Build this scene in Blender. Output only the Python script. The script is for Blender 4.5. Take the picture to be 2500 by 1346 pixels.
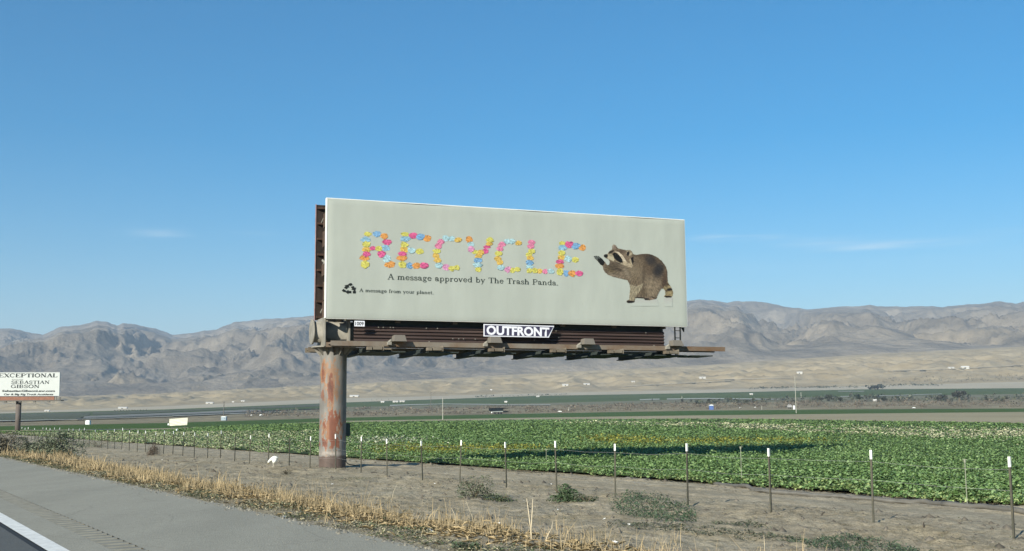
import bpy, math, random
import numpy as np
from mathutils import Vector, Matrix
R = math.radians
rng = np.random.default_rng(7); random.seed(7)
scn = bpy.context.scene
for o in list(bpy.data.objects): bpy.data.objects.remove(o)

# ---------------------------------------------------------------- camera
F = 2750.0; PITCH = math.atan(344/2750); ROLL = 0.00803; CAMZ = 2.0
cf = np.array([0, math.cos(PITCH), math.sin(PITCH)])
r0 = np.array([1.0, 0, 0]); u0 = np.array([0, -math.sin(PITCH), math.cos(PITCH)])
cr = r0*math.cos(ROLL) - u0*math.sin(ROLL); cu = r0*math.sin(ROLL) + u0*math.cos(ROLL)
cam = bpy.data.cameras.new('camera'); camo = bpy.data.objects.new('camera', cam)
scn.collection.objects.link(camo)
M = Matrix(((cr[0], cu[0], -cf[0], 0), (cr[1], cu[1], -cf[1], 0), (cr[2], cu[2], -cf[2], CAMZ), (0, 0, 0, 1)))
camo.matrix_world = M
cam.sensor_width = 36; cam.lens = 36*F/2500; cam.clip_start = 0.1; cam.clip_end = 60000
scn.camera = camo

# ---------------------------------------------------------------- sky, sun, exposure
TOSUN = np.array([-0.54, -0.842]); SUNEL = 24.0
w = bpy.data.worlds.new('World'); scn.world = w; w.use_nodes = True
nt = w.node_tree; nt.nodes.clear()
wo = nt.nodes.new('ShaderNodeOutputWorld'); bg = nt.nodes.new('ShaderNodeBackground')
sky = nt.nodes.new('ShaderNodeTexSky'); sky.sky_type = 'NISHITA'; sky.sun_disc = False
sky.sun_elevation = R(SUNEL); sky.sun_rotation = math.atan2(TOSUN[0], TOSUN[1]) % (2*math.pi)
sky.altitude = 300; sky.air_density = 1.0; sky.dust_density = 0.3; sky.ozone_density = 3.0
bg.inputs[1].default_value = 0.085
hs = nt.nodes.new('ShaderNodeHueSaturation'); hs.inputs['Saturation'].default_value = 1.55; hs.inputs['Hue'].default_value = .494; hs.inputs['Value'].default_value = .96
# faint cirrus streaks low in the sky
L = nt.links.new
def mnode(op, a, b=None, c=None):
    m = nt.nodes.new('ShaderNodeMath'); m.operation = op
    for k_, x_ in enumerate((a, b, c)):
        if x_ is None: continue
        if isinstance(x_, (int, float)): m.inputs[k_].default_value = x_
        else: L(x_, m.inputs[k_])
    return m.outputs[0]
tc = nt.nodes.new('ShaderNodeTexCoord'); mp = nt.nodes.new('ShaderNodeMapping')
mp.inputs['Scale'].default_value = (5.0, 5.0, 70.0)
nz = nt.nodes.new('ShaderNodeTexNoise'); nz.inputs['Scale'].default_value = 1.6; nz.inputs['Detail'].default_value = 6; nz.inputs['Roughness'].default_value = .6
L(tc.outputs['Generated'], mp.inputs[0]); L(mp.outputs[0], nz.inputs['Vector'])
sp = nt.nodes.new('ShaderNodeSeparateXYZ'); L(tc.outputs['Generated'], sp.inputs[0])
wob = mnode('MULTIPLY', mnode('SUBTRACT', nz.outputs[0], .5), .010)
zc_ = mnode('ADD', sp.outputs['Z'], wob); total = None
# thin cirrus streaks: azimuth (x), height (z), half-widths, strength
def sd(u, v):
    d = cf + cr*((u-1250)/F) + cu*((673-v)/F); d = d/np.linalg.norm(d); return float(d[0]), float(d[2])
for u_, v_, wu, wv, k_ in ((2190, 597, 120, 9, .62), (1990, 588, 110, 8, .30), (1830, 582, 80, 8, .42), (1740, 580, 45, 8, .35), (395, 569, 60, 9, .34), (620, 572, 60, 6, .16), (2440, 566, 60, 7, .16), (2000, 640, 500, 26, .05)):
    x0_, z0_ = sd(u_, v_); ex = mnode('POWER', mnode('DIVIDE', mnode('SUBTRACT', sp.outputs['X'], x0_), wu/F), 2.0); ez = mnode('POWER', mnode('DIVIDE', mnode('SUBTRACT', zc_, z0_), wv/F), 2.0)
    g_ = mnode('MULTIPLY', mnode('EXPONENT', mnode('MULTIPLY', mnode('ADD', ex, ez), -1.0)), k_); g_ = mnode('MULTIPLY', g_, mnode('GREATER_THAN', sp.outputs['Y'], 0.0))
    total = g_ if total is None else mnode('ADD', total, g_)
rp = nt.nodes.new('ShaderNodeValToRGB'); rp.color_ramp.elements[0].position = .34; rp.color_ramp.elements[1].position = .66; L(nz.outputs[0], rp.inputs[0])
fac = mnode('MULTIPLY', mnode('MULTIPLY', total, rp.outputs[0]), .95)
mx = nt.nodes.new('ShaderNodeMixRGB'); mx.inputs[2].default_value = (6.6, 7.6, 8.2, 1)
L(fac, mx.inputs[0]); L(sky.outputs[0], hs.inputs['Color']); L(hs.outputs[0], mx.inputs[1]); L(mx.outputs[0], bg.inputs[0]); L(bg.outputs[0], wo.inputs[0])

sl = bpy.data.lights.new('sun', 'SUN'); sl.energy = 5.0; sl.angle = R(.53); sl.color = (1.0, .93, .80)
so = bpy.data.objects.new('sun', sl); scn.collection.objects.link(so)
ts = Vector((TOSUN[0]*math.cos(R(SUNEL)), TOSUN[1]*math.cos(R(SUNEL)), math.sin(R(SUNEL))))
so.rotation_euler = ts.to_track_quat('Z', 'Y').to_euler(); so.location = (0, 0, 50)
scn.view_settings.view_transform = 'Standard'; scn.view_settings.look = 'None'
scn.view_settings.exposure = 0.72; scn.view_settings.gamma = 1; scn.view_settings.use_curve_mapping = False
scn.render.engine = 'CYCLES'

# ---------------------------------------------------------------- helpers
def ray(u, v):
    return cf + cr*((u-1250)/F) + cu*((673-v)/F)
CAM = np.array([0, 0, CAMZ])
def gp(u, v, z=0.0):
    d = ray(u, v); t = (z-CAMZ)/d[2]; return CAM + d*t
def at_depth(u, v, D):
    d = ray(u, v); return CAM + d*(D/d[1])
def hor(u): return 1017 - ROLL*(u-1250)
def lin(c):
    c = np.array(c, float)/255
    return np.where(c <= .04045, c/12.92, ((c+.055)/1.055)**2.4)
def tag(o, label=None, cat=None, group=None, kind=None):
    if label: o['label'] = label
    if cat: o['category'] = cat
    if group: o['group'] = group
    if kind: o['kind'] = kind
    return o
def link(o, parent=None):
    scn.collection.objects.link(o)
    if parent is not None: o.parent = parent
    return o
def empty(name, loc=(0, 0, 0), rz=0.0):
    o = bpy.data.objects.new(name, None); o.location = loc; o.rotation_euler = (0, 0, rz); o.empty_display_size = .2
    return link(o)
def npmesh(name, V, Fq, mat, parent=None, col=None, smooth=False, k=4):
    """V (n,3); Fq (m,k) equal sized faces; col (m,3) per-face colours"""
    V = np.asarray(V, np.float32); Fq = np.asarray(Fq, np.int32); m = len(Fq); k = Fq.shape[1]
    me = bpy.data.meshes.new(name); me.vertices.add(len(V)); me.vertices.foreach_set('co', V.ravel())
    me.loops.add(m*k); me.loops.foreach_set('vertex_index', Fq.ravel())
    me.polygons.add(m); me.polygons.foreach_set('loop_start', np.arange(0, m*k, k, dtype=np.int32))
    if smooth: me.polygons.foreach_set('use_smooth', np.ones(m, bool))
    me.update(calc_edges=True); me.validate()
    if col is not None:
        a = me.color_attributes.new('Col', 'FLOAT_COLOR', 'CORNER')
        c = np.ones((m*k, 4), np.float32); c[:, :3] = np.repeat(np.asarray(col, np.float32), k, 0); a.data.foreach_set('color', c.ravel())
    me.materials.append(mat)
    return link(bpy.data.objects.new(name, me), parent)
def gridf(nr, nc):
    i = np.arange(nr-1)[:, None]*nc+np.arange(nc-1)[None, :]
    return np.stack([i, i+1, i+nc+1, i+nc], -1).reshape(-1, 4)
class MB:
    def __init__(s): s.v = []; s.f = []; s.c = []
    def add(s, vs, fs, col=None):
        b = len(s.v); s.v += [tuple(map(float, p)) for p in vs]
        for f in fs: s.f.append(tuple(b+i for i in f)); s.c.append(col)
        return s
    def box(s, x0, x1, y0, y1, z0, z1, col=None, M=None):
        vs = [(x, y, z) for z in (z0, z1) for y in (y0, y1) for x in (x0, x1)]
        if M is not None: vs = [tuple(M @ Vector(p)) for p in vs]
        return s.add(vs, [(0, 2, 3, 1), (4, 5, 7, 6), (0, 1, 5, 4), (1, 3, 7, 5), (3, 2, 6, 7), (2, 0, 4, 6)], col)
    def tube(s, pts, rad, n=8, cap=True, col=None):
        pts = [Vector(p) for p in pts]; rad = rad if hasattr(rad, '__len__') else [rad]*len(pts)
        rings = []; up = None
        for i, p in enumerate(pts):
            t = (pts[min(i+1, len(pts)-1)] - pts[max(i-1, 0)]).normalized()
            if up is None: up = t.orthogonal().normalized()
            up = (up - t*up.dot(t)).normalized(); sd = t.cross(up)
            rings.append([p + (up*math.cos(a)+sd*math.sin(a))*rad[i] for a in [2*math.pi*j/n for j in range(n)]])
        vs = [q for r in rings for q in r]; fs = []
        for i in range(len(pts)-1):
            for j in range(n): fs.append((i*n+j, i*n+(j+1) % n, (i+1)*n+(j+1) % n, (i+1)*n+j))
        if cap: fs += [tuple(range(n-1, -1, -1)), tuple(range((len(pts)-1)*n, len(pts)*n))]
        return s.add(vs, fs, col)
    def prism(s, poly, a, b, axis='y', col=None):
        """extrude a 2-D outline along an axis from a to b"""
        n = len(poly)
        def P(p, t): return {'y': (p[0], t, p[1]), 'x': (t, p[0], p[1]), 'z': (p[0], p[1], t)}[axis]
        return s.add([P(p, a) for p in poly]+[P(p, b) for p in poly],
                     [tuple(range(n)), tuple(range(2*n-1, n-1, -1))]+[(i, i+n, (i+1) % n+n, (i+1) % n) for i in range(n)], col)
    def build(s, name, mat, parent=None, smooth=False, bevel=0):
        me = bpy.data.meshes.new(name); me.from_pydata(s.v, [], s.f); me.update()
        if s.c and s.c[0] is not None:
            a = me.color_attributes.new('Col', 'FLOAT_COLOR', 'CORNER'); i = 0
            for f, c in zip(s.f, s.c):
                for _ in f: a.data[i].color = (c[0], c[1], c[2], 1); i += 1
        me.materials.append(mat)
        if smooth:
            for p in me.polygons: p.use_smooth = len(p.vertices) == 4
        o = link(bpy.data.objects.new(name, me), parent)
        if bevel:
            b = o.modifiers.new('bevel', 'BEVEL'); b.width = bevel; b.segments = 2; b.limit_method = 'ANGLE'
        return o
def copy_tree(o, parent=None):
    c = o.copy(); scn.collection.objects.link(c); c.parent = parent
    for ch in [x for x in bpy.data.objects if x.parent == o]: copy_tree(ch, c)
    return c

# numpy gradient noise
def _h(ix, iy, seed):
    h = (ix.astype(np.int64)*374761393 + iy.astype(np.int64)*668265263 + seed*1442695041) & 0xffffffff
    h = ((h ^ (h >> 13))*1274126177) & 0xffffffff
    return ((h ^ (h >> 16)) & 0xffff)/65535.0*2*math.pi
def perlin(x, y, seed=0):
    x = np.asarray(x, float); y = np.asarray(y, float)
    ix = np.floor(x); iy = np.floor(y); fx = x-ix; fy = y-iy
    def g(dx, dy):
        a = _h(ix+dx, iy+dy, seed); return np.cos(a)*(fx-dx)+np.sin(a)*(fy-dy)
    sx = fx*fx*fx*(fx*(fx*6-15)+10); sy = fy*fy*fy*(fy*(fy*6-15)+10)
    a = g(0, 0)*(1-sx)+g(1, 0)*sx; b = g(0, 1)*(1-sx)+g(1, 1)*sx
    return (a*(1-sy)+b*sy)*1.4
def fbm(x, y, o=5, seed=0, gain=.5):
    r = 0; a = 1
    for i in range(o): r = r+a*perlin(x*2**i, y*2**i, seed+i); a *= gain
    return r
def ridged(x, y, o=5, seed=0, gain=.5):
    r = 0; a = 1; wgt = 1
    for i in range(o):
        n = 1-np.abs(perlin(x*2**i, y*2**i, seed+i)); n = n*n*wgt; r = r+a*n; wgt = np.clip(n*1.6, 0, 1); a *= gain
    return r

# ---------------------------------------------------------------- materials
def mat(name, c, rough=.8, var=.0, scale=2.0, bump=0.0, bscale=None, metal=0, attr=False, c2=None, spec=.3, stretch=None, detail=5):
    m = bpy.data.materials.new(name); m.use_nodes = True; n = m.node_tree.nodes; l = m.node_tree.links.new
    b = n['Principled BSDF']; b.inputs['Roughness'].default_value = rough; b.inputs['Metallic'].default_value = metal
    b.inputs['Specular IOR Level'].default_value = spec
    b.inputs['Base Color'].default_value = (*c, 1)
    if var or bump or attr or c2 is not None:
        tc = n.new('ShaderNodeTexCoord'); src = tc.outputs['Object']
        if stretch:
            mp = n.new('ShaderNodeMapping'); mp.inputs['Scale'].default_value = stretch[:3]
            if len(stretch) > 3: mp.inputs['Rotation'].default_value = (0, 0, stretch[3])
            l(src, mp.inputs[0]); src = mp.outputs[0]
    if attr:
        at = n.new('ShaderNodeAttribute'); at.attribute_name = 'Col'; base = at.outputs['Color']
    else: base = None
    if var or c2 is not None:
        nz = n.new('ShaderNodeTexNoise'); nz.inputs['Scale'].default_value = scale; nz.inputs['Detail'].default_value = detail; nz.inputs['Roughness'].default_value = .62
        l(src, nz.inputs['Vector'])
        rp = n.new('ShaderNodeValToRGB'); rp.color_ramp.elements[0].position = .36; rp.color_ramp.elements[1].position = .64
        l(nz.outputs[0], rp.inputs[0])
        if c2 is not None and not attr:
            rp.color_ramp.elements[0].color = (*c, 1); rp.color_ramp.elements[1].color = (*c2, 1); base = rp.outputs[0]
        else:
            rp.color_ramp.elements[0].color = (1-var,)*3+(1,); rp.color_ramp.elements[1].color = (1+var,)*3+(1,)
            mx = n.new('ShaderNodeMixRGB'); mx.blend_type = 'MULTIPLY'; mx.inputs[0].default_value = 1
            if base is None: mx.inputs[1].default_value = (*c, 1)
            else: l(base, mx.inputs[1])
            l(rp.outputs[0], mx.inputs[2]); base = mx.outputs[0]
    if base is not None: l(base, b.inputs['Base Color'])
    if bump:
        nb = n.new('ShaderNodeTexNoise'); nb.inputs['Scale'].default_value = bscale or scale*4; nb.inputs['Detail'].default_value = 6
        l(src, nb.inputs['Vector']); bp = n.new('ShaderNodeBump'); bp.inputs['Strength'].default_value = 1; bp.inputs['Distance'].default_value = bump
        l(nb.outputs[0], bp.inputs['Height']); l(bp.outputs[0], b.inputs['Normal'])
    return m

# ================================================================ TERRAIN
rd = np.array([-0.51220547, 0.85886294]); PV = np.array([0.85886294, 0.51220547])   # road direction and its right-hand normal
def P_of(x, y): return x*PV[0]+y*PV[1]
def S_of(x, y): return x*rd[0]+y*rd[1]
def XY(p, s): return PV[0]*p+rd[0]*s, PV[1]*p+rd[1]*s
def zbase(x, y):
    p = P_of(x, y)
    return np.interp(p, [-40, 5.0, 5.72, 6.6, 8.2, 10.5, 13, 14.7, 17, 19.5, 21.3, 22], [.46, .46, .50, .50, .33, .20, .17, .20, .15, .10, .0, -.02])
def zg(x, y, fine=True):
    x = np.asarray(x, float); y = np.asarray(y, float)
    p = P_of(x, y); s = S_of(x, y); z = zbase(x, y)
    mid = np.clip((p-5.7)/1.5, 0, 1)*np.clip((23-p)/2, 0, 1)
    z = z+mid*(.05*fbm(p*.35, s*.25, 3, 11))
    if fine:
        rough = mid*(1-.75*np.exp(-((p-18.2)/1.5)**2))*np.clip((p-5.7)/2, .2, 1)
        z = z+rough*(.040*fbm(x*1.9, y*1.9, 5, 21)+.040*np.abs(fbm(x*6, y*6, 3, 31))*np.clip(.4+fbm(x*.45, y*.45, 2, 35), .1, 1.2))
        z = z+.07*mid*np.exp(-((p-20.6+.25*perlin(s*.3, s*0, 5))/.35)**2)*(.6+.5*perlin(s*1.3, s*0+3, 6))   # berm beside the crop
        z = z-.035*mid*(np.exp(-((p-17.3)/.22)**2)+np.exp(-((p-19.1)/.22)**2))                             # wheel tracks
    return z

# image-space outlines of the field edges turned into places on the ground by their depth
XS = np.array([-1400, 0, 400, 840, 1300, 1700, 2100, 2500, 3900.])
def ext(v): # seven values -> nine, sides follow the horizon
    v = list(v); return np.array([v[0]+(hor(-1400)-hor(0)), *v, v[-1]+(hor(3900)-hor(2500))])
def extd(v): v = list(v); return np.array([v[0]*.9, *v, v[-1]*1.0])
L0v = ext([1052, 1048, 1030, 1024, 1021.5, 1026, 1031])
L0D = 1.66*F/(L0v-hor(XS)); L0D[0] = 170
LV = [None,
      ext([1051, 1046, 1028, 1020, 1014.5, 1010, 1006]),
      ext([1041, 1033, 1020, 1010, 1003, 999.5, 997.5]),
      ext([1029, 1018, 1004, 991, 984, 981, 975]),
      ext([1020, 1011, 994, 985, 975, 968, 962]),
      ext([1010, 1000, 983, 967, 960, 951, 948]),
      ext([1007, 992, 973, 961, 952, 943, 932]),
      ext([975, 961, 938, 912, 893, 866, 846])]
LD = [None,
      extd([215, 235, 540, 700, 640, 520, 450]),
      extd([420, 480, 750, 900, 900, 850, 820]),
      extd([700, 800, 1100, 1200, 1200, 1200, 1200]),
      extd([1100, 1150, 1450, 1600, 1600, 1600, 1600]),
      extd([1700, 1750, 2100, 2300, 2300, 2300, 2300]),
      extd([2100, 2200, 2500, 2700, 2700, 2700, 2700]),
      extd([3600, 3700, 3900, 4100, 4100, 4100, 4100])]
def row_pts(us, k):
    """world points of boundary k at columns us"""
    if k == 0:
        D = np.interp(us, XS, L0D); out = []
        for u, d in zip(us, D):
            q = at_depth(u, hor(u), d); out.append((q[0], q[1], 0.0))
        return np.array(out)
    v = np.interp(us, XS, LV[k]); D = np.interp(us, XS, LD[k])
    return np.array([at_depth(a, b, c) for a, b, c in zip(us, v, D)])
def smoothify(us, A):  # soften the corners of the piecewise outlines
    return A

# ---- near ground: dirt verge, track and field floor in one sheet
us = np.arange(-1400, 3901, 5.0); nu = len(us)
D0 = np.interp(us, XS, L0D)
A = np.array([at_depth(u, hor(u), 1.0)-CAM for u in us])      # horizontal directions with y = 1
NR = 760; Dm = np.concatenate([np.geomspace(3, 12, 40, endpoint=False)[:, None]*np.ones(nu), np.geomspace(12, 70, 620, endpoint=False)[:, None]*np.ones(nu), 70*(D0[None, :]/70)**np.linspace(0, 1, 100)[:, None]])
X = A[None, :, 0]*Dm; Y = Dm
Z = zg(X, Y)
V = np.stack([X, Y, Z], -1).reshape(-1, 3)
def zone_col(x, y):
    p = P_of(x, y); s = S_of(x, y); c = np.ones(x.shape+(3,))
    def b(mk, t):
        nonlocal c
        mk = np.clip(mk, 0, 1)[..., None]; c = c*(1-mk)+c*np.array(t)*mk
    w1 = perlin(s*.5, p*.9, 301); w2 = fbm(x*1.3, y*1.3, 4, 302)
    b(np.exp(-((p-7.3-.3*w1)/.85)**4)*np.clip(.55+.9*w2, 0, 1)*np.clip((s-9)/6, .25, 1), (1.12, .98, .80))      # straw thatch
    b(np.exp(-((p-6.0)/.35)**2)*np.clip(.5+w2, 0, 1), (.72, .72, .68))                                          # dark grit at the pavement edge
    b(np.exp(-((p-18.2)/1.35)**4)*.7, (1.07, 1.07, 1.08))                                                       # swept track
    for q in (17.35, 19.05): b(np.exp(-((p-q-.1*w1)/.16)**2)*.6, (.86, .86, .86))
    b(np.exp(-((p-18.2-.15*w1)/.12)**2)*.35, (.9, .9, .88))
    b(np.clip(fbm(x*.55, y*.55, 3, 303)*1.6-.1, 0, 1)*(np.abs(p-12.5) < 4.5)*.55, (1.0, .95, .84))
    b(np.clip(fbm(x*3.3, y*3.3, 3, 304)*2-.55, 0, 1)*(p < 16.5)*.8, (.66, .66, .60))
    return c
FC = gridf(NR, nu); ctr = V[FC].mean(1); CC = zone_col(ctr[:, 0], ctr[:, 1])

def ground_mat():
    m = bpy.data.materials.new('dry_dirt'); m.use_nodes = True; n = m.node_tree.nodes; l = m.node_tree.links.new
    b = n['Principled BSDF']; b.inputs['Roughness'].default_value = .95; b.inputs['Specular IOR Level'].default_value = .1
    tc = n.new('ShaderNodeTexCoord')
    def noise(sc, det, rough=.6, vec=None):
        z = n.new('ShaderNodeTexNoise'); z.inputs['Scale'].default_value = sc; z.inputs['Detail'].default_value = det; z.inputs['Roughness'].default_value = rough
        l(vec or tc.outputs['Object'], z.inputs['Vector']); return z.outputs[0]
    def ramp(src, a, b_, ca, cb):
        r = n.new('ShaderNodeValToRGB'); r.color_ramp.elements[0].position = a; r.color_ramp.elements[1].position = b_
        r.color_ramp.elements[0].color = (*ca, 1); r.color_ramp.elements[1].color = (*cb, 1); l(src, r.inputs[0]); return r.outputs[0]
    def mul(a, b_):
        x = n.new('ShaderNodeMixRGB'); x.blend_type = 'MULTIPLY'; x.inputs[0].default_value = 1; l(a, x.inputs[1]); l(b_, x.inputs[2]); return x.outputs[0]
    base = ramp(noise(.35, 6), .35, .68, (.345, .300, .212), (.415, .368, .270))
    mp = n.new('ShaderNodeMapping'); mp.inputs['Rotation'].default_value = (0, 0, math.atan2(-rd[0], rd[1])*-1); mp.inputs['Scale'].default_value = (3.0, .10, 1)
    l(tc.outputs['Object'], mp.inputs[0])
    base = mul(base, ramp(noise(1.0, 3, vec=mp.outputs[0]), .3, .7, (.86, .86, .87), (1.1, 1.1, 1.09)))
    base = mul(base, ramp(noise(5.5, 8, .7), .38, .60, (.80, .79, .76), (1.06, 1.06, 1.06)))
    base = mul(base, ramp(noise(30, 4, .7), .36, .55, (.76, .76, .74), (1.05, 1.05, 1.05)))
    at = n.new('ShaderNodeAttribute'); at.attribute_name = 'Col'; base = mul(base, at.outputs['Color'])
    l(base, b.inputs['Base Color'])
    bp = n.new('ShaderNodeBump'); bp.inputs['Distance'].default_value = .05; bp.inputs['Strength'].default_value = .9
    l(noise(9, 9, .72), bp.inputs['Height']); l(bp.outputs[0], b.inputs['Normal'])
    return m
M_dirt = ground_mat()
tag(npmesh('ground', V, FC, M_dirt, None, CC, smooth=True), kind='structure')

# ---- the desert floor reaching past everything
mb = MB(); N = 64
mb.add([(0, 0, -1.5)]+[(26000*math.cos(2*math.pi*i/N), 26000*math.sin(2*math.pi*i/N), -1.5) for i in range(N)], [(0, 1+i, 1+(i+1) % N) for i in range(N)])
M_floor = mat('desert_floor', (.22, .2, .155), .95, c2=(.27, .24, .19), scale=.01)
tag(mb.build('desert_floor', M_floor), kind='structure')

# ---- far bands of the valley: each between two boundaries
def band(name, k, mat_, rows=10, amp=0, nscale=100, u0=-1400, u1=3900, step=6, seed=3, pw=1.0, dz=0, ridge=False, kind='structure'):
    us = np.arange(u0, u1+1, step*1.0); a = row_pts(us, k); b = row_pts(us, k+1)
    t = np.linspace(0, 1, rows)[:, None, None]
    G = a[None]*(1-t)+b[None]*t
    if amp:
        wgt = (np.sin(np.pi*np.linspace(0, 1, rows))**pw)[:, None]
        nn = ridged(G[..., 0]/nscale, G[..., 1]/nscale, 4, seed)-1 if ridge else fbm(G[..., 0]/nscale, G[..., 1]/nscale, 4, seed)
        G[..., 2] += amp*nn*wgt
    G[..., 2] += dz
    return tag(npmesh(name, G.reshape(-1, 3), gridf(rows, len(us)), mat_, smooth=True), kind=kind)
M_tan = mat('bare_field', (.28, .24, .14), .95, c2=(.34, .295, .18), scale=.02, stretch=(1, .3, 1))
M_field = mat('far_crop', (.050, .092, .016), .9, c2=(.068, .115, .022), scale=.05, stretch=(.3, 1, 1), spec=.1)
M_brushland = mat('brushland', (.165, .135, .075), .95, c2=(.28, .235, .14), scale=.02, detail=8)
M_grey = mat('fallow_field', (.135, .128, .070), .95, c2=(.18, .17, .10), scale=.008, stretch=(.3, 1, 1))
M_green = mat('distant_crop', (.058, .085, .022), .9, c2=(.082, .110, .030), scale=.004, stretch=(.3, 1, 1), spec=.1)
M_sand = mat('sand', (.38, .33, .23), .95, c2=(.44, .385, .27), scale=.006)
M_desert = mat('desert', (.27, .212, .118), .95, c2=(.40, .325, .195), scale=.010, detail=9, bump=3, bscale=.03)
band('bare_strip', 0, M_tan, dz=0)
band('dark_crop_field', 1, M_field)
band('brushland', 2, M_brushland, rows=14, amp=.8, nscale=30)
band('fallow_field', 3, M_grey)
band('green_farm_field', 4, M_green)
band('sand_road', 5, M_sand, rows=6)
band('desert_slope', 6, M_desert, rows=90, amp=16, nscale=170, step=5, pw=.8, ridge=True)

# ---- mountains
RX = [-1400, -700, -300, 0, 30, 60, 105, 150, 200, 237, 262, 285, 300, 320, 375, 420, 480, 530, 570, 640, 700, 765, 900, 1100, 1300, 1500, 1675, 1705, 1740, 1775, 1800, 1860, 1920, 1980, 2020, 2060, 2095, 2120, 2160, 2200, 2300, 2350, 2400, 2440, 2480, 2500, 2800, 3300, 3900]
RY = [800, 780, 790, 796, 795, 803, 811, 791, 787, 778, 780, 789, 783, 784, 796, 814, 806, 799, 781, 773, 770, 765, 755, 742, 750, 738, 729, 725, 727, 734, 730, 732, 744, 749, 745, 741, 743, 739, 743, 744, 743, 738, 735, 729, 735, 731, 742, 735, 760]
def range_mesh(name, mat_, us, vtop, Dtop, kbase, rows, amp, nscale, seed, vb=None, Db=None, jag=1.5, col=None, ex=.8):
    a = row_pts(us, kbase) if vb is None else np.array([at_depth(p, q, r) for p, q, r in zip(us, vb, Db)])
    a = a.copy(); a[:, 2] -= 4
    vt = vtop + jag*fbm(us/22., us*0+seed, 4, seed)
    top = np.array([at_depth(p, q, r) for p, q, r in zip(us, vt, Dtop)])
    t = np.linspace(0, 1, rows)[:, None, None]; G = a[None]*(1-t)+top[None]*t
    tz = np.linspace(0, 1, rows)[:, None]
    G[..., 2] = a[None, :, 2]*(1-tz**ex)+top[None, :, 2]*tz**ex
    wgt = np.clip(np.linspace(0, 1, rows)*5, 0, 1)*np.clip((1-np.linspace(0, 1, rows))*4.5, 0, 1)
    wx = G[..., 0]/nscale+.35*fbm(G[..., 0]/nscale/1.5, G[..., 1]/nscale/1.5, 3, seed+40)
    wy = G[..., 1]/nscale+.35*fbm(G[..., 0]/nscale/1.5+9, G[..., 1]/nscale/1.5, 3, seed+50)
    rr = ridged(wx, wy*.6, 8, seed, .58); ff = fbm(wx*.8+3, wy*.6, 8, seed+80, .58)
    G[..., 2] += amp*(.75*(rr-1.35)+.5*ff)*wgt[:, None]
    et = (top[:, 2]-CAMZ)/top[:, 1]; cap = et[None]*(1-.13*(1-tz)); e_ = (G[..., 2]-CAMZ)/G[..., 1]; k_ = .0035
    G[..., 2] = CAMZ+G[..., 1]*(cap-k_*np.log1p(np.exp(np.clip((cap-e_)/k_, -30, 30))))
    back = top.copy(); back[:, 1] += 900; back[:, 2] *= .2; back[:, 0] *= 1.05
    G = np.concatenate([G, back[None]], 0)
    return tag(npmesh(name, G.reshape(-1, 3), gridf(rows+1, len(us)), mat_, smooth=True), kind='structure')
M_mtn = mat('rock', (.105, .088, .066), .95, c2=(.235, .20, .148), scale=.0050, detail=12, bump=30, bscale=.012)
M_hill = mat('sandy_rock', (.088, .074, .054), .95, c2=(.26, .215, .148), scale=.0065, detail=12, bump=18, bscale=.018)
uu = np.arange(-1400, 3901, 4.0)
range_mesh('mountains', M_mtn, uu, np.interp(uu, RX, RY), np.interp(uu, [-1400, 0, 400, 800, 3900], [9500, 9500, 9500, 8600, 8200]), 7, 220, 190, 950, 5)
# lower front hills
HX = [-1400, -300, 0, 150, 260, 330, 420, 520, 600, 700, 760, 900, 1100, 1300, 1500, 1700, 1850, 2000, 2150, 2300, 2420, 2500, 3000, 3900]
HY = [905, 890, 900, 905, 878, 862, 850, 872, 858, 848, 852, 862, 850, 842, 832, 828, 812, 805, 790, 785, 775, 772, 765, 790]
range_mesh('hills', M_hill, uu, np.interp(uu, HX, HY), np.interp(uu, [-1400, 0, 800, 3900], [6200, 6200, 6000, 6000]), 7, 150, 95, 480, 9, jag=5, ex=.85)
BX = [-1400, 0, 160, 260, 400, 500, 620, 800, 1000, 1200, 1400, 1600, 1750, 1900, 2050, 2200, 2350, 2500, 3900]
BY = [968, 962, 954, 948, 945, 940, 936, 925, 917, 908, 896, 884, 878, 872, 866, 852, 846, 836, 850]
M_bad = mat('badlands_rock', (.25, .195, .105), .95, c2=(.41, .325, .185), scale=.009, detail=8, bump=6, bscale=.02)
range_mesh('badlands', M_bad, uu, np.interp(uu, BX, BY)-2, uu*0+4700, 7, 70, 36, 230, 14, jag=3, ex=.9)

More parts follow.
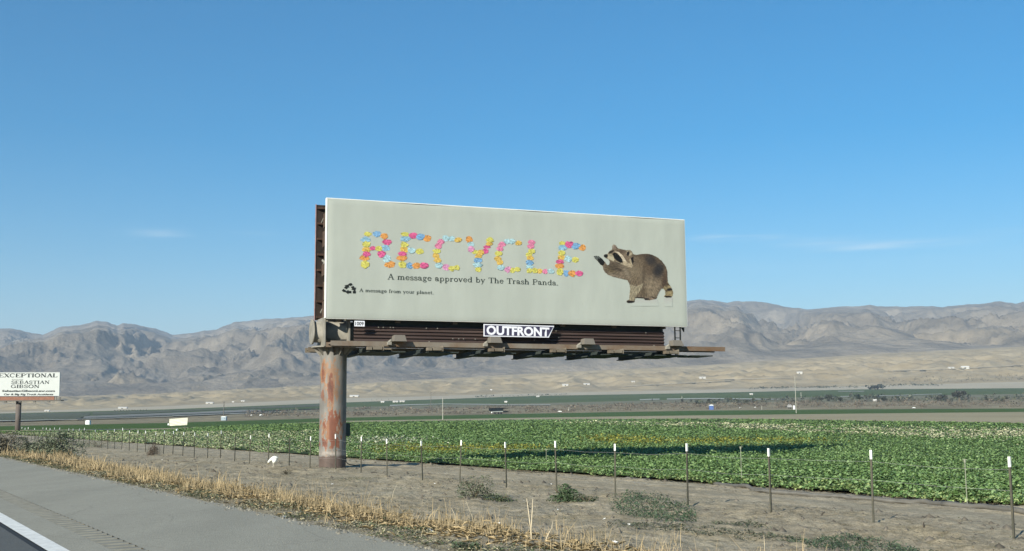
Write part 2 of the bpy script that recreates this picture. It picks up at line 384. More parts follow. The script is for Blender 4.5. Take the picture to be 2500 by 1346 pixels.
# ================================================================ ROAD
def asphalt(name, c, k=1.0):
    m = mat(name, c, .92, var=.07*k, scale=.8, bump=.006, bscale=60, stretch=(1, .25, 1, -.54)); n = m.node_tree.nodes; l = m.node_tree.links.new; b = n['Principled BSDF']
    src = b.inputs['Base Color'].links[0].from_socket; tc = n.new('ShaderNodeTexCoord')
    for sc, a, t in ((70, .40, .80), (9, .34, .93), (240, .45, .86)):
        z = n.new('ShaderNodeTexNoise'); z.inputs['Scale'].default_value = sc; z.inputs['Detail'].default_value = 3; l(tc.outputs['Object'], z.inputs[0])
        r_ = n.new('ShaderNodeValToRGB'); r_.color_ramp.elements[0].position = a; r_.color_ramp.elements[1].position = a+.2; r_.color_ramp.elements[0].color = (t, t, t, 1); l(z.outputs[0], r_.inputs[0])
        x = n.new('ShaderNodeMixRGB'); x.blend_type = 'MULTIPLY'; x.inputs[0].default_value = 1; l(src, x.inputs[1]); l(r_.outputs[0], x.inputs[2]); src = x.outputs[0]
    v = n.new('ShaderNodeTexVoronoi'); v.feature = 'DISTANCE_TO_EDGE'; v.inputs['Scale'].default_value = .45; v.inputs['Randomness'].default_value = 1
    d = n.new('ShaderNodeTexNoise'); d.inputs['Scale'].default_value = 1.5; d.inputs['Detail'].default_value = 6; l(tc.outputs['Object'], d.inputs[0])
    mx = n.new('ShaderNodeMixRGB'); mx.inputs[0].default_value = .22; l(tc.outputs['Object'], mx.inputs[1]); l(d.outputs['Color'], mx.inputs[2]); l(mx.outputs[0], v.inputs['Vector'])
    r_ = n.new('ShaderNodeValToRGB'); r_.color_ramp.elements[0].position = .0; r_.color_ramp.elements[1].position = .008; r_.color_ramp.elements[0].color = (.72, .72, .72, 1); l(v.outputs['Distance'], r_.inputs[0])
    x = n.new('ShaderNodeMixRGB'); x.blend_type = 'MULTIPLY'; x.inputs[0].default_value = .55*k; l(src, x.inputs[1]); l(r_.outputs[0], x.inputs[2]); l(x.outputs[0], b.inputs['Base Color'])
    return m
M_asph = asphalt('shoulder_asphalt', (.375, .36, .285))
M_lane = asphalt('lane_asphalt', (.125, .132, .124), .6)
M_seam = mat('dark_seam', (.028, .03, .03), .8, var=.2, scale=9)
M_paint = mat('road_paint', (.74, .74, .68), .7, var=.12, scale=10, bump=.002)
def strip(name, p0, p1, s0, s1, z, mat_, n=60, jit=0):
    mb = MB(); vs = []
    for i in range(n+1):
        s = s0+(s1-s0)*i/n
        for p in (p0, p1+(jit*float(perlin(s*1.1, 0*s, 77)+.6*perlin(s*4.3, 0*s, 78)) if jit else 0)): x, y = XY(p, s); vs.append((x, y, z))
    mb.add(vs, [(2*i, 2*i+1, 2*i+3, 2*i+2) for i in range(n)])
    return tag(mb.build(name, mat_), kind='structure')
RZ = .55
strip('road', -9.0, 2.03, -30, 400, RZ, M_lane)
strip('road_seam', 2.03, 2.11, -30, 400, RZ-.004, M_seam)
strip('edge_line', 2.11, 2.32, -30, 400, RZ+.003, M_paint)
strip('road_shoulder_inner', 2.32, 2.74, -30, 400, RZ, M_asph)
strip('road_shoulder', 3.07, 5.72, -30, 400, RZ, M_asph, n=2400, jit=.07)
# rumble strip: real grooves milled into the shoulder
vs = []; fs = []; s = -30.0; sp_ = .32
prof = [(0, 0), (.07, 0), (.09, -.022), (.16, -.035), (.23, -.022), (.25, 0)]
k = 0
while s < 400:
    st = sp_ if s < 45 else 4
    for ds, dzz in (prof if s < 45 else [(0, 0)]):
        for p in (2.74, 3.07): x, y = XY(p, s+ds); vs.append((x, y, RZ+dzz))
        k += 1
    s += st
fs = [(2*i, 2*i+1, 2*i+3, 2*i+2) for i in range(k-1)]
M_rumble = mat('milled_asphalt', (.225, .22, .18), .9, var=.12, scale=8)
mb = MB(); mb.add(vs, fs); tag(mb.build('rumble_strip', M_rumble), kind='structure')

# ================================================================ BILLBOARD
YAW = .364; BL = np.array([-6.893, 41.649]); FZ0 = 5.686; FW = 15.2; FH = 4.49   # front face: lower left corner, yaw, size
DX = np.array([math.cos(YAW), math.sin(YAW)]); DY = np.array([-math.sin(YAW), math.cos(YAW)])   # along the face, into the back
PC = (.50, 1.05)                                    # pole centre in face coordinates (x along, y back)
pole_w = BL+DX*PC[0]+DY*PC[1]
def loc(u, v, y=0.0):
    """pixel -> (x, z) on the plane lying y metres behind the face; x from the pole, z above z=0"""
    d = ray(u, v); n = DY; o = BL+DY*y
    t = (o@n)/(d[:2]@n); q = CAM+d*t
    return float((q[:2]-BL)@DX-PC[0]), float(q[2])
bb = empty('billboard', (pole_w[0], pole_w[1], 0), YAW)
tag(bb, 'large grey-white billboard reading RECYCLE with a raccoon, on a thick rusty steel pole', 'billboard')
X0 = -PC[0]; YF = -PC[1]                            # face plane in root coordinates
def srgb(*c): return tuple(lin(c))
KA = .84                                            # photo colour -> paint colour on the face
def art(c, k=1.0): c = np.array(c)*.78+np.array([186, 192, 180])*.22; return tuple(np.clip(lin(c)*KA*k, 0, .9))
M_vinyl = mat('billboard_vinyl', (.392, .424, .372), .75, var=.05, scale=.9, stretch=(1.1, 1, .28), bump=.004, bscale=2.5, spec=.2)
M_vinyl_edge = mat('vinyl_wrap_edge', (.74, .76, .70), .7, var=.05, scale=2)
M_rust = mat('rusty_steel', (.085, .042, .026), .85, c2=(.16, .105, .075), scale=2.2, bump=.004)
M_galv = mat('weathered_steel', (.21, .20, .165), .75, c2=(.29, .275, .235), scale=2.6, bump=.003)
M_beam = mat('brown_steel_beam', (.13, .105, .075), .85, c2=(.20, .175, .135), scale=1.6, bump=.003)
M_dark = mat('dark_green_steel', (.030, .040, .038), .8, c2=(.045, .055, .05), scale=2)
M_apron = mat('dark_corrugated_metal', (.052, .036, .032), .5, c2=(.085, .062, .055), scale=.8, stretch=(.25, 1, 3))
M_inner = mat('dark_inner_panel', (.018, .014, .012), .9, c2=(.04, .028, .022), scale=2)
M_black = mat('black_ink', (.012, .016, .014), .7)
M_ink = mat('dark_grey_ink', (.035, .048, .040), .7)

# pole with rust patches painted by shape (they belong to the metal)
def pole_mat():
    m = bpy.data.materials.new('rusting_grey_pole'); m.use_nodes = True; n = m.node_tree.nodes; l = m.node_tree.links.new
    b = n['Principled BSDF']; b.inputs['Roughness'].default_value = .7; at = n.new('ShaderNodeAttribute'); at.attribute_name = 'Col'
    tc = n.new('ShaderNodeTexCoord'); nz = n.new('ShaderNodeTexNoise'); nz.inputs['Scale'].default_value = 5; nz.inputs['Detail'].default_value = 6
    mp = n.new('ShaderNodeMapping'); mp.inputs['Scale'].default_value = (1, 1, .35); l(tc.outputs['Object'], mp.inputs[0]); l(mp.outputs[0], nz.inputs[0])
    r = n.new('ShaderNodeValToRGB'); r.color_ramp.elements[0].color = (.8, .8, .8, 1); r.color_ramp.elements[1].color = (1.15, 1.15, 1.15, 1); r.color_ramp.elements[0].position = .35; r.color_ramp.elements[1].position = .65
    l(nz.outputs[0], r.inputs[0]); mx = n.new('ShaderNodeMixRGB'); mx.blend_type = 'MULTIPLY'; mx.inputs[0].default_value = 1
    l(at.outputs[0], mx.inputs[1]); l(r.outputs[0], mx.inputs[2]); l(mx.outputs[0], b.inputs['Base Color']); return m
def sstep(a, b, x): t = np.clip((x-a)/(b-a), 0, 1); return t*t*(3-2*t)
PR = .50; ztop = loc(817, 852, PC[1])[1]; nA, nZ = 96, 240
view = math.atan2(-pole_w[1], -pole_w[0])-YAW       # local angle that faces the camera
ang = np.arange(nA)*2*math.pi/nA; zz = np.linspace(-.1, ztop+.1, nZ)
AA, ZZ = np.meshgrid(ang, zz)
off = np.sin(AA-view)*1.0                           # -1..1 across the visible width, + = right in picture
front = np.cos(AA-view) > -.15
def pz(v): return loc(817, v, PC[1]-.5)[1]
nn = fbm(off*5+3, ZZ*2.6, 6, 61, .62)
col = np.ones((nZ, nA, 3))*np.array([.19, .182, .162])
col *= (1+.10*fbm(off*6, ZZ*.5, 3, 62))[..., None]
def patch(cx, cz, rx, rz, c, soft=.28, k=1.0, nk=.70):
    global col
    px = (cx-817)/33.0
    d = np.sqrt(((off-px)/(rx/33.0))**2+((ZZ-pz(cz))/(abs(pz(cz)-pz(cz+rz))))**2)+nk*nn
    mk = (1-sstep(1-soft, 1+soft*.3, d))*front*k
    col = col*(1-mk[..., None])+np.array(c)*mk[..., None]
TANR = (.28, .15, .075); RED = (.185, .068, .038); DKR = (.09, .042, .03)
patch(812, 945, 19, 66, TANR, k=.8); patch(792, 910, 6, 30, TANR); patch(792, 912, 3.4, 22, RED)
patch(790, 966, 3, 14, RED, k=.7); patch(809, 955, 8, 33, RED, .3); patch(808, 948, 5, 16, DKR, .5, .7)
patch(811, 918, 3, 9, RED); patch(815, 1048, 25, 48, TANR, k=.85)
patch(814, 1035, 19, 28, RED, .25); patch(818, 1066, 15, 28, RED, .25); patch(798, 1082, 10, 12, RED, .3); patch(797, 1084, 6, 7, DKR, .5, .6)
patch(804, 1058, 3, 30, TANR, k=.5)
mk = sstep(0, .05, (pz(1113)+.04*nn)-ZZ)[..., None]; col = col*(1-mk)+np.array([.105, .075, .06])*mk
mk = (np.exp(-((ZZ-pz(1108))/.07)**2)*(.5+.5*nn))[..., None].clip(0, 1); col = col*(1-mk)+np.array([.42, .36, .30])*mk
Vp = np.stack([PR*np.cos(AA), PR*np.sin(AA), ZZ], -1).reshape(-1, 3)
i = np.arange(nZ-1)[:, None]*nA+np.arange(nA)[None]; j = np.arange(nZ-1)[:, None]*nA+(np.arange(nA)[None]+1) % nA
Fp = np.stack([i, j, j+nA, i+nA], -1).reshape(-1, 4)
npmesh('pole', Vp, Fp, pole_mat(), bb, col[:-1].reshape(-1, 3), smooth=True)

# torque tube across the top of the pole and its saddle
zt = loc(785, 809, .6)[1]; TR = .40
TY = 0.0
m_ = MB(); m_.tube([(-.80, TY, zt), (FW-1.6, TY, zt)], TR, 32); m_.build('torque_tube', M_galv, bb, smooth=True)
m_ = MB(); m_.tube([(-.86, TY, zt), (-.80, TY, zt)], TR+.07, 32); m_.build('tube_end_flange', M_galv, bb, smooth=True)
m_ = MB()
m_.box(-.52, -.47, -.80, .55, ztop+.05, FZ0+.06); m_.box(.44, .50, -.62, .55, ztop+.05, FZ0+.06)
m_.box(-.47, .44, .50, .56, ztop+.05, FZ0+.05)
m_.build('saddle_plate', M_galv, bb, bevel=.008)
for a in range(14):
    m_ = MB()
    t = a/14*2*math.pi; c, s_ = math.cos(t), math.sin(t)
    m_.add([(c*.505, s_*.505, ztop-.28), (c*.505, s_*.505, ztop+.03), (c*.80, s_*.80, ztop+.03)], [(0, 1, 2)])
    m_.add([(c*.505-s_*.03, s_*.505+c*.03, ztop-.28), (c*.505-s_*.03, s_*.505+c*.03, ztop+.03), (c*.80-s_*.03, s_*.80+c*.03, ztop+.03)], [(0, 1, 2)])
    m_.build('gusset', M_galv, bb)
m_ = MB(); m_.tube([(0, 0, ztop+.03), (0, 0, ztop+.08)], .84, 32); m_.build('pole_flange', M_galv, bb)

# the front face: a rounded slab of stretched vinyl, slightly uneven
nx, nzz = 120, 40; gx = np.linspace(0, 1, nx); gz = np.linspace(0, 1, nzz); GX, GZ = np.meshgrid(gx, gz)
xx = GX*FW; z2 = GZ*FH
bow = .010*perlin(xx*1.3, z2*.7, 91)+.006*perlin(xx*3.7, z2*2.0, 92)
edge = np.minimum(np.minimum(xx, FW-xx), np.minimum(z2, FH-z2)); bow = bow*np.clip(edge/.4, 0, 1)+.03*(1-sstep(0, .07, edge))
wav = .018*np.sin(xx*math.pi/2.45)*(GZ == 1)+.01*(GZ == 1)*perlin(xx*.9, xx*0, 4)
VV = np.stack([X0+xx, YF-.02+np.abs(bow)*.7, FZ0+z2+wav], -1).reshape(-1, 3)
seam = np.zeros_like(xx)
for sx_ in np.arange(1.9, FW, 2.45): seam = seam+.012*np.exp(-((xx-sx_)/.05)**2)
bow = bow-seam*0
panel = npmesh('front_panel', VV, gridf(nzz, nx), M_vinyl, bb, smooth=True)
mb = MB()
T_ = .20
e_ = .004
mb.box(X0-.03, X0+FW+.03, YF+.012, YF+T_, FZ0+FH+.004, FZ0+FH+.045)       # top return
mb.box(X0-.055, X0-.004, YF+.004, YF+T_, FZ0-.01, FZ0+FH+.045)            # left return
mb.box(X0+FW+.004, X0+FW+.035, YF+.012, YF+T_, FZ0-.01, FZ0+FH+.04)
mb.box(X0-.004, X0+FW+.004, YF+.012, YF+T_, FZ0-.03, FZ0-.002)
mb.build('panel_edge', M_vinyl_edge, bb, bevel=.012)
# panel backing and framing seen from the left end
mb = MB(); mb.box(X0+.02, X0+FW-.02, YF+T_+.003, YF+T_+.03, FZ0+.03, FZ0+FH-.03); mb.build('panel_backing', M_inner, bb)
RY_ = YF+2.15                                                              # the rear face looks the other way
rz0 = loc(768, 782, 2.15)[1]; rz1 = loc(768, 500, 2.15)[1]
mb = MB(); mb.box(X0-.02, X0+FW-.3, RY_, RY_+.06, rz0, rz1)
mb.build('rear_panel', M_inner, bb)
mb = MB(); mb.box(X0-.045, X0-.022, RY_-.03, RY_+.07, rz0-.02, rz1+.02); mb.build('rear_panel_edge', mat('faded_pink_edge', (.30, .20, .19), .8, var=.2, scale=3), bb)
def frame_part(nm, f, m): q = MB(); f(q); q.build(nm, m, bb)
def stringers(q):
    for k in range(8):
        z = rz0+.12+(rz1-rz0-.25)*k/7
        q.box(X0+.02, X0+FW-.35, RY_-.13, RY_-.003, z-.05, z+.03)
        q.box(X0+.05, X0+FW-.05, YF+T_+.032, YF+T_+.16, z-.04, z+.04)
frame_part('stringer', stringers, mat('dark_rusty_stringer', (.045, .028, .02), .9, c2=(.085, .05, .035), scale=3))
def uprights(q):
    for x in np.linspace(X0+.55, X0+FW-.9, 7):
        q.box(x-.09, x+.09, YF+T_+.165, YF+T_+.40, FZ0-.1, FZ0+FH-.1)
        q.box(x-.09, x+.09, RY_-.40, RY_-.135, rz0-.1, rz1-.1)
frame_part('upright', uprights, M_beam)
for i_, x in enumerate(np.linspace(X0+.25, X0+FW-1.2, 7)):
    for _ in (0,):
        q = MB()
        a = YF+T_+.3; b = RY_-.3
        q.tube([(x, a, rz1-.15), (x-.1, b, rz1-.75)], .035, 6)
        q.tube([(x, a, FZ0+2.5), (x-.05, b, FZ0+2.2)], .035, 6)
        q.tube([(x, a, FZ0+1.9), (x-.05, b, FZ0+2.4)], .05, 6)
        q.tube([(x, a, FZ0+1.0), (x-.1, b, FZ0+.35)], .035, 6)
        q.box(x-.05, x+.08, a, b, FZ0+.22, FZ0+.34)
        q.box(x-.05, x+.08, a, b, rz1-1.35, rz1-1.28)
        q.build('cross_brace', M_galv, bb)
def plates(q):
    for k, (zc, h) in enumerate([(.42, .6), (1.15, .7), (1.95, .45), (2.55, .35), (3.15, .6), (3.9, .55)]):
        q.box(X0+.1+.04*(k % 2), X0+.16, YF+T_+.42, YF+T_+1.15+.1*(k % 3), FZ0+zc-h/2, FZ0+zc+h/2)
frame_part('bracket_plate', plates, mat('brown_plate', (.07, .042, .028), .85, c2=(.11, .075, .052), scale=2))

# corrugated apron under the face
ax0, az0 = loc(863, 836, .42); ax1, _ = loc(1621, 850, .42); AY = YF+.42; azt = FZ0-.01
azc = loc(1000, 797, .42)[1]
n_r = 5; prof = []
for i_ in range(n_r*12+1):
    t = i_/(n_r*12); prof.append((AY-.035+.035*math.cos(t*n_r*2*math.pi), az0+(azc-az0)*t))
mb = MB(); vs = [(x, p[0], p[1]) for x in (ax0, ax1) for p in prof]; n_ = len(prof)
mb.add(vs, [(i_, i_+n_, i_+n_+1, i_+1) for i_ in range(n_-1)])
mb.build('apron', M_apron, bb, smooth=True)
mb = MB(); mb.box(ax0, ax1+.02, AY+.10, AY+.16, azc-.02, azt+.05); mb.build('apron_recess_shade', M_dark, bb)  # dark sheet standing in for the shade in the recess above the apron
scr0 = None
for _ in range(26):
    x = random.uniform(ax0+.2, ax1-.2); z = az0+(azc-az0)*random.choice([.1, .3, .5, .7, .9])
    if scr0 is None: mb = MB(); mb.box(-.018, .018, -.015, .015, -.018, .018); scr0 = so_ = mb.build('apron_screw', M_galv, bb)
    else: so_ = scr0.copy(); link(so_, bb)
    so_.location = (x, AY-.07, z)

# catwalks
cwz = loc(1250, 845, -.35)[1]; cx0 = loc(800, 843, -.35)[0]-.02; cx1 = loc(1770, 858, -1.0)[0]
def walk(nm, x0, x1, y0, y1, z, m):
    q = MB(); q.box(x0, x1, y0, y0+.06, z-.13, z+.05); q.box(x0, x1, y1-.06, y1, z-.13, z+.05)
    k = x0+.06
    while k < x1-.1: q.box(k, k+.05, y0+.062, y1-.062, z-.04, z+.01); k += .115
    q.build(nm, m, bb)
walk('catwalk', cx0, cx1, YF-1.02, YF-.12, cwz, mat('catwalk_steel', (.15, .09, .05), .85, c2=(.21, .19, .155), scale=.7, bump=.003, stretch=(1, 1, 1)))
rx0 = loc(748, 855, 3.0)[0]
walk('rear_catwalk', rx0, cx1-1.2, YF+2.6, YF+3.3, cwz-.02, M_beam)
def outrig(q):
    pass
oxs = [loc(u, 855, -.9)[0] for u in (905, 1050, 1200, 1350, 1490, 1625)]
for i_, x in enumerate(oxs):
    q = MB(); q.box(x-.05, x+.05, YF-1.15, YF+3.35, cwz-.30, cwz-.14)
    q.box(x+.05, x+1.25, YF+.9, YF+1.15, cwz-.32, cwz-.135); q.box(x-.13, x+.13, YF-1.15, YF+3.35, cwz-.335, cwz-.302)
    q.build('outrigger', M_dark, bb)
    q = MB(); q.box(x+.0, x+.34, YF-1.30, YF-1.03, cwz-.27, cwz-.15); q.box(x-.20, x-.04, YF-1.30, YF-1.03, cwz-.28, cwz-.16); q.box(x+.37, x+.40, YF-1.30, YF-1.0, cwz-.30, cwz-.10)
    q.build('beam_bracket', M_beam, bb, bevel=.006)
# wide dark decks under the walkway, one per bay
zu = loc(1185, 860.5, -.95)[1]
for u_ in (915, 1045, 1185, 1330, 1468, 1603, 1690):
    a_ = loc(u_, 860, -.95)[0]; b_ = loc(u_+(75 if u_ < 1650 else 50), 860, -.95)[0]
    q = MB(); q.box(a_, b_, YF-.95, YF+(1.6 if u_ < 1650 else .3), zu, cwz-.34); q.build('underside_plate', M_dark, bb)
# flood lights on the walkway edge
for u in (972, 1205, 1432, 1647):
    x, z = loc(u, 848, -1.05)
    r_ = empty('floodlight', (x, YF-1.18, cwz+.06)); r_.parent = bb
    q = MB(); q.add([(-.25, -.20, -.02), (.25, -.20, -.02), (.25, .20, -.02), (-.25, .20, -.02), (-.20, -.10, .22), (.20, -.10, .22), (.22, .17, .20), (-.22, .17, .20)],
                    [(3, 2, 1, 0), (4, 5, 6, 7), (0, 1, 5, 4), (1, 2, 6, 5), (2, 3, 7, 6), (3, 0, 4, 7)])
    q.build('lamp_housing', mat('floodlight_housing', (.16, .145, .12), .7) if 'floodlight_housing' not in bpy.data.materials else bpy.data.materials['floodlight_housing'], r_, bevel=.01)
    q = MB(); q.tube([(-.36, .22, -.06), (-.27, .02, .04)], .05, 8); q.box(-.42, -.28, .0, .30, -.14, -.03); q.build('lamp_arm', M_galv, r_)
# ladder hanging under the right end
lx0 = loc(1648, 825, .15)[0]; lx1 = loc(1661, 825, .15)[0]; LY = YF+.15
r_ = empty('ladder', (0, LY, 0)); r_.parent = bb
q = MB()
for x in (lx0, lx1): q.box(x-.025, x+.025, -.02, .02, cwz+.05, FZ0-.02)
q.build('rail', M_black, r_)
for k in range(4):
    z = cwz+.18+k*.30
    if z < FZ0-.05: q = MB(); q.tube([(lx0+.02, 0, z), (lx1-.02, 0, z)], .014, 6); q.build('rung', M_black, r_)
q = MB(); x = X0+FW; q.add([(x-.13, YF+.22, FZ0-.04), (x-.01, YF+.22, FZ0-.04), (x-.01, YF+.22, FZ0-.22), (x-.13, YF+.30, FZ0-.04), (x-.01, YF+.30, FZ0-.04), (x-.01, YF+.30, FZ0-.22)],
                             [(0, 1, 2), (5, 4, 3), (0, 3, 4, 1), (1, 4, 5, 2), (2, 5, 3, 0)]); q.build('corner_bracket', M_dark, bb)
# meter box on the far side of the pole, loose cable at its foot
bx = loc(856, 1050, 1.05); q = MB(); zb = loc(856, 1065, 1.05)[1]
q.box(.46, .66, -.05, .35, zb, zb+.45); q.box(.44, .68, -.07, .37, zb+.45, zb+.49); q.build('meter_box', mat('green_box', (.035, .06, .052), .7), bb, bevel=.01)
q = MB(); q.tube([(.47, -.1, .75), (.50, -.12, .35), (.60, -.15, .26), (.85, -.1, .22), (1.0, -.1, .20)], .018, 6); q.build('cable', M_black, bb)

# ---------------- artwork on the face
art_y = [YF-.030]
def face_pt(u, v, k=1):
    x, z = loc(u, v, 0); return (x, YF-.022-.004*k, z)
MBp = MB
# crumpled paper letters: centres and sizes measured on the sign
YC, YO, OC, BC, LB, B2, PK, P2, P3 = (206, 198, 78), (218, 172, 66), (222, 140, 56), (128, 178, 208), (162, 204, 214), (104, 158, 208), (218, 70, 132), (222, 112, 154), (216, 134, 182)
G3 = lambda L_: [(860+x/6.73, 540+y/6.73, w_/6.73, h_/6.73, c) for x, y, w_, h_, c in L_]
G4 = lambda L_: [(1130+x/7.084, 550+y/7.084, w_/7.084, h_/7.084, c) for x, y, w_, h_, c in L_]
Eraw = [(865, 220, 105, 65, YC), (1000, 240, 135, 95, PK), (1115, 260, 120, 90, B2), (1230, 285, 110, 95, OC), (870, 295, 135, 75, BC), (850, 390, 110, 85, YC), (855, 470, 115, 80, YO), (820, 540, 130, 65, PK), (970, 485, 115, 90, LB), (1105, 500, 110, 85, YC), (815, 610, 145, 80, OC), (820, 715, 110, 105, YC), (940, 735, 100, 95, B2), (1050, 735, 120, 90, OC), (1175, 730, 120, 85, PK)]
LET = {
 'R': G3([(250, 215, 110, 60, YC), (395, 215, 115, 80, B2), (520, 250, 105, 85, OC), (215, 305, 140, 80, BC), (565, 345, 130, 80, PK), (225, 385, 110, 80, YC), (235, 470, 130, 75, YO), (335, 450, 100, 60, PK), (435, 455, 100, 75, YC), (545, 445, 120, 90, BC), (230, 545, 115, 75, PK), (475, 545, 115, 95, PK), (195, 605, 135, 80, OC), (565, 620, 110, 110, LB), (205, 715, 115, 110, YC), (615, 715, 140, 100, OC)]),
 'E': G3(Eraw),
 'C': G3([(1530, 285, 100, 85, LB), (1635, 290, 95, 75, LB), (1735, 315, 100, 70, YO), (1455, 340, 100, 75, P2), (1410, 410, 100, 80, P2), (1385, 495, 115, 65, YC), (1370, 575, 100, 75, YO), (1400, 645, 100, 75, YO), (1420, 730, 110, 80, LB), (1540, 765, 110, 85, P3), (1630, 780, 80, 75, YC), (1710, 765, 90, 70, YC)]),
 'Y': G4([(105, 250, 105, 100, OC), (130, 335, 105, 75, LB), (135, 420, 100, 90, P3), (210, 468, 100, 60, YC), (460, 262, 115, 75, YC), (450, 325, 105, 60, YO), (415, 375, 110, 50, PK), (385, 450, 90, 85, PK), (308, 475, 90, 90, YO), (265, 535, 100, 70, YO), (255, 610, 125, 75, B2), (245, 685, 135, 75, LB), (262, 768, 100, 75, YC)]),
 'C2': G4([(765, 285, 100, 85, LB), (850, 280, 90, 80, LB), (960, 310, 105, 70, YO), (675, 335, 110, 80, P2), (635, 412, 100, 80, P2), (615, 493, 115, 70, YC), (600, 580, 110, 80, YO), (640, 645, 100, 75, YO), (655, 735, 110, 80, LB), (775, 770, 105, 90, P3), (860, 785, 80, 80, YC), (940, 765, 100, 70, YC)]),
 'L': G4([(1185, 300, 110, 70, P2), (1170, 370, 105, 70, P2), (1185, 450, 110, 75, YC), (1140, 510, 95, 60, YC), (1160, 570, 105, 70, YO), (1150, 650, 120, 80, B2), (1150, 715, 110, 75, LB), (1150, 790, 90, 75, YC), (1240, 785, 80, 80, YC), (1320, 795, 110, 75, YO), (1420, 800, 90, 75, P2), (1515, 800, 110, 80, LB)]),
 'E2': G4([((x-865)*.935+1715, (y-220)*1.0+315+(x-865)*.03, w_*.98, h_*1.02, c) for x, y, w_, h_, c in Eraw])}
M_art = mat('printed_ink', (1, 1, 1), .75, attr=True)
for key, balls in LET.items():
    q = MB(); rr = random.Random(sum(map(ord, key)))
    for bi, (u, v, w_, h_, c) in enumerate(balls):
        w_ *= 1.17; h_ *= 1.15; n_ = 15; base = art(c); ph = rr.random()*6
        out = []; mid = []
        for k in range(n_):
            a = 2*math.pi*k/n_; r1 = .5*(.86+.26*rr.random())*(1.18 if rr.random() < .12 else 1)
            out.append(face_pt(u+math.cos(a)*w_*r1, v+math.sin(a)*h_*r1, 1+bi % 3))
            r2 = .5*(.35+.35*rr.random()); mid.append(face_pt(u+math.cos(a+.2)*w_*r2, v+math.sin(a+.2)*h_*r2, 1+bi % 3))
        cc = face_pt(u+rr.uniform(-.1, .1)*w_, v+rr.uniform(-.1, .1)*h_, 1+bi % 3)
        for k in range(n_):
            k2 = (k+1) % n_
            def sh():
                t = rr.random(); f = .55 if t < .12 else (1.32 if t > .78 else rr.uniform(.82, 1.1)); s_ = rr.uniform(-.05, .05)
                return (min(.92, base[0]*f+s_*.3), min(.92, base[1]*f), min(.92, max(0, base[2]*f-s_*.3)))
            q.add([out[k], out[k2], mid[k]], [(0, 1, 2)], sh()); q.add([out[k2], mid[k2], mid[k]], [(0, 1, 2)], sh()); q.add([mid[k], mid[k2], cc], [(0, 1, 2)], sh())
    q.build('paper_letter', M_art, panel and bb)

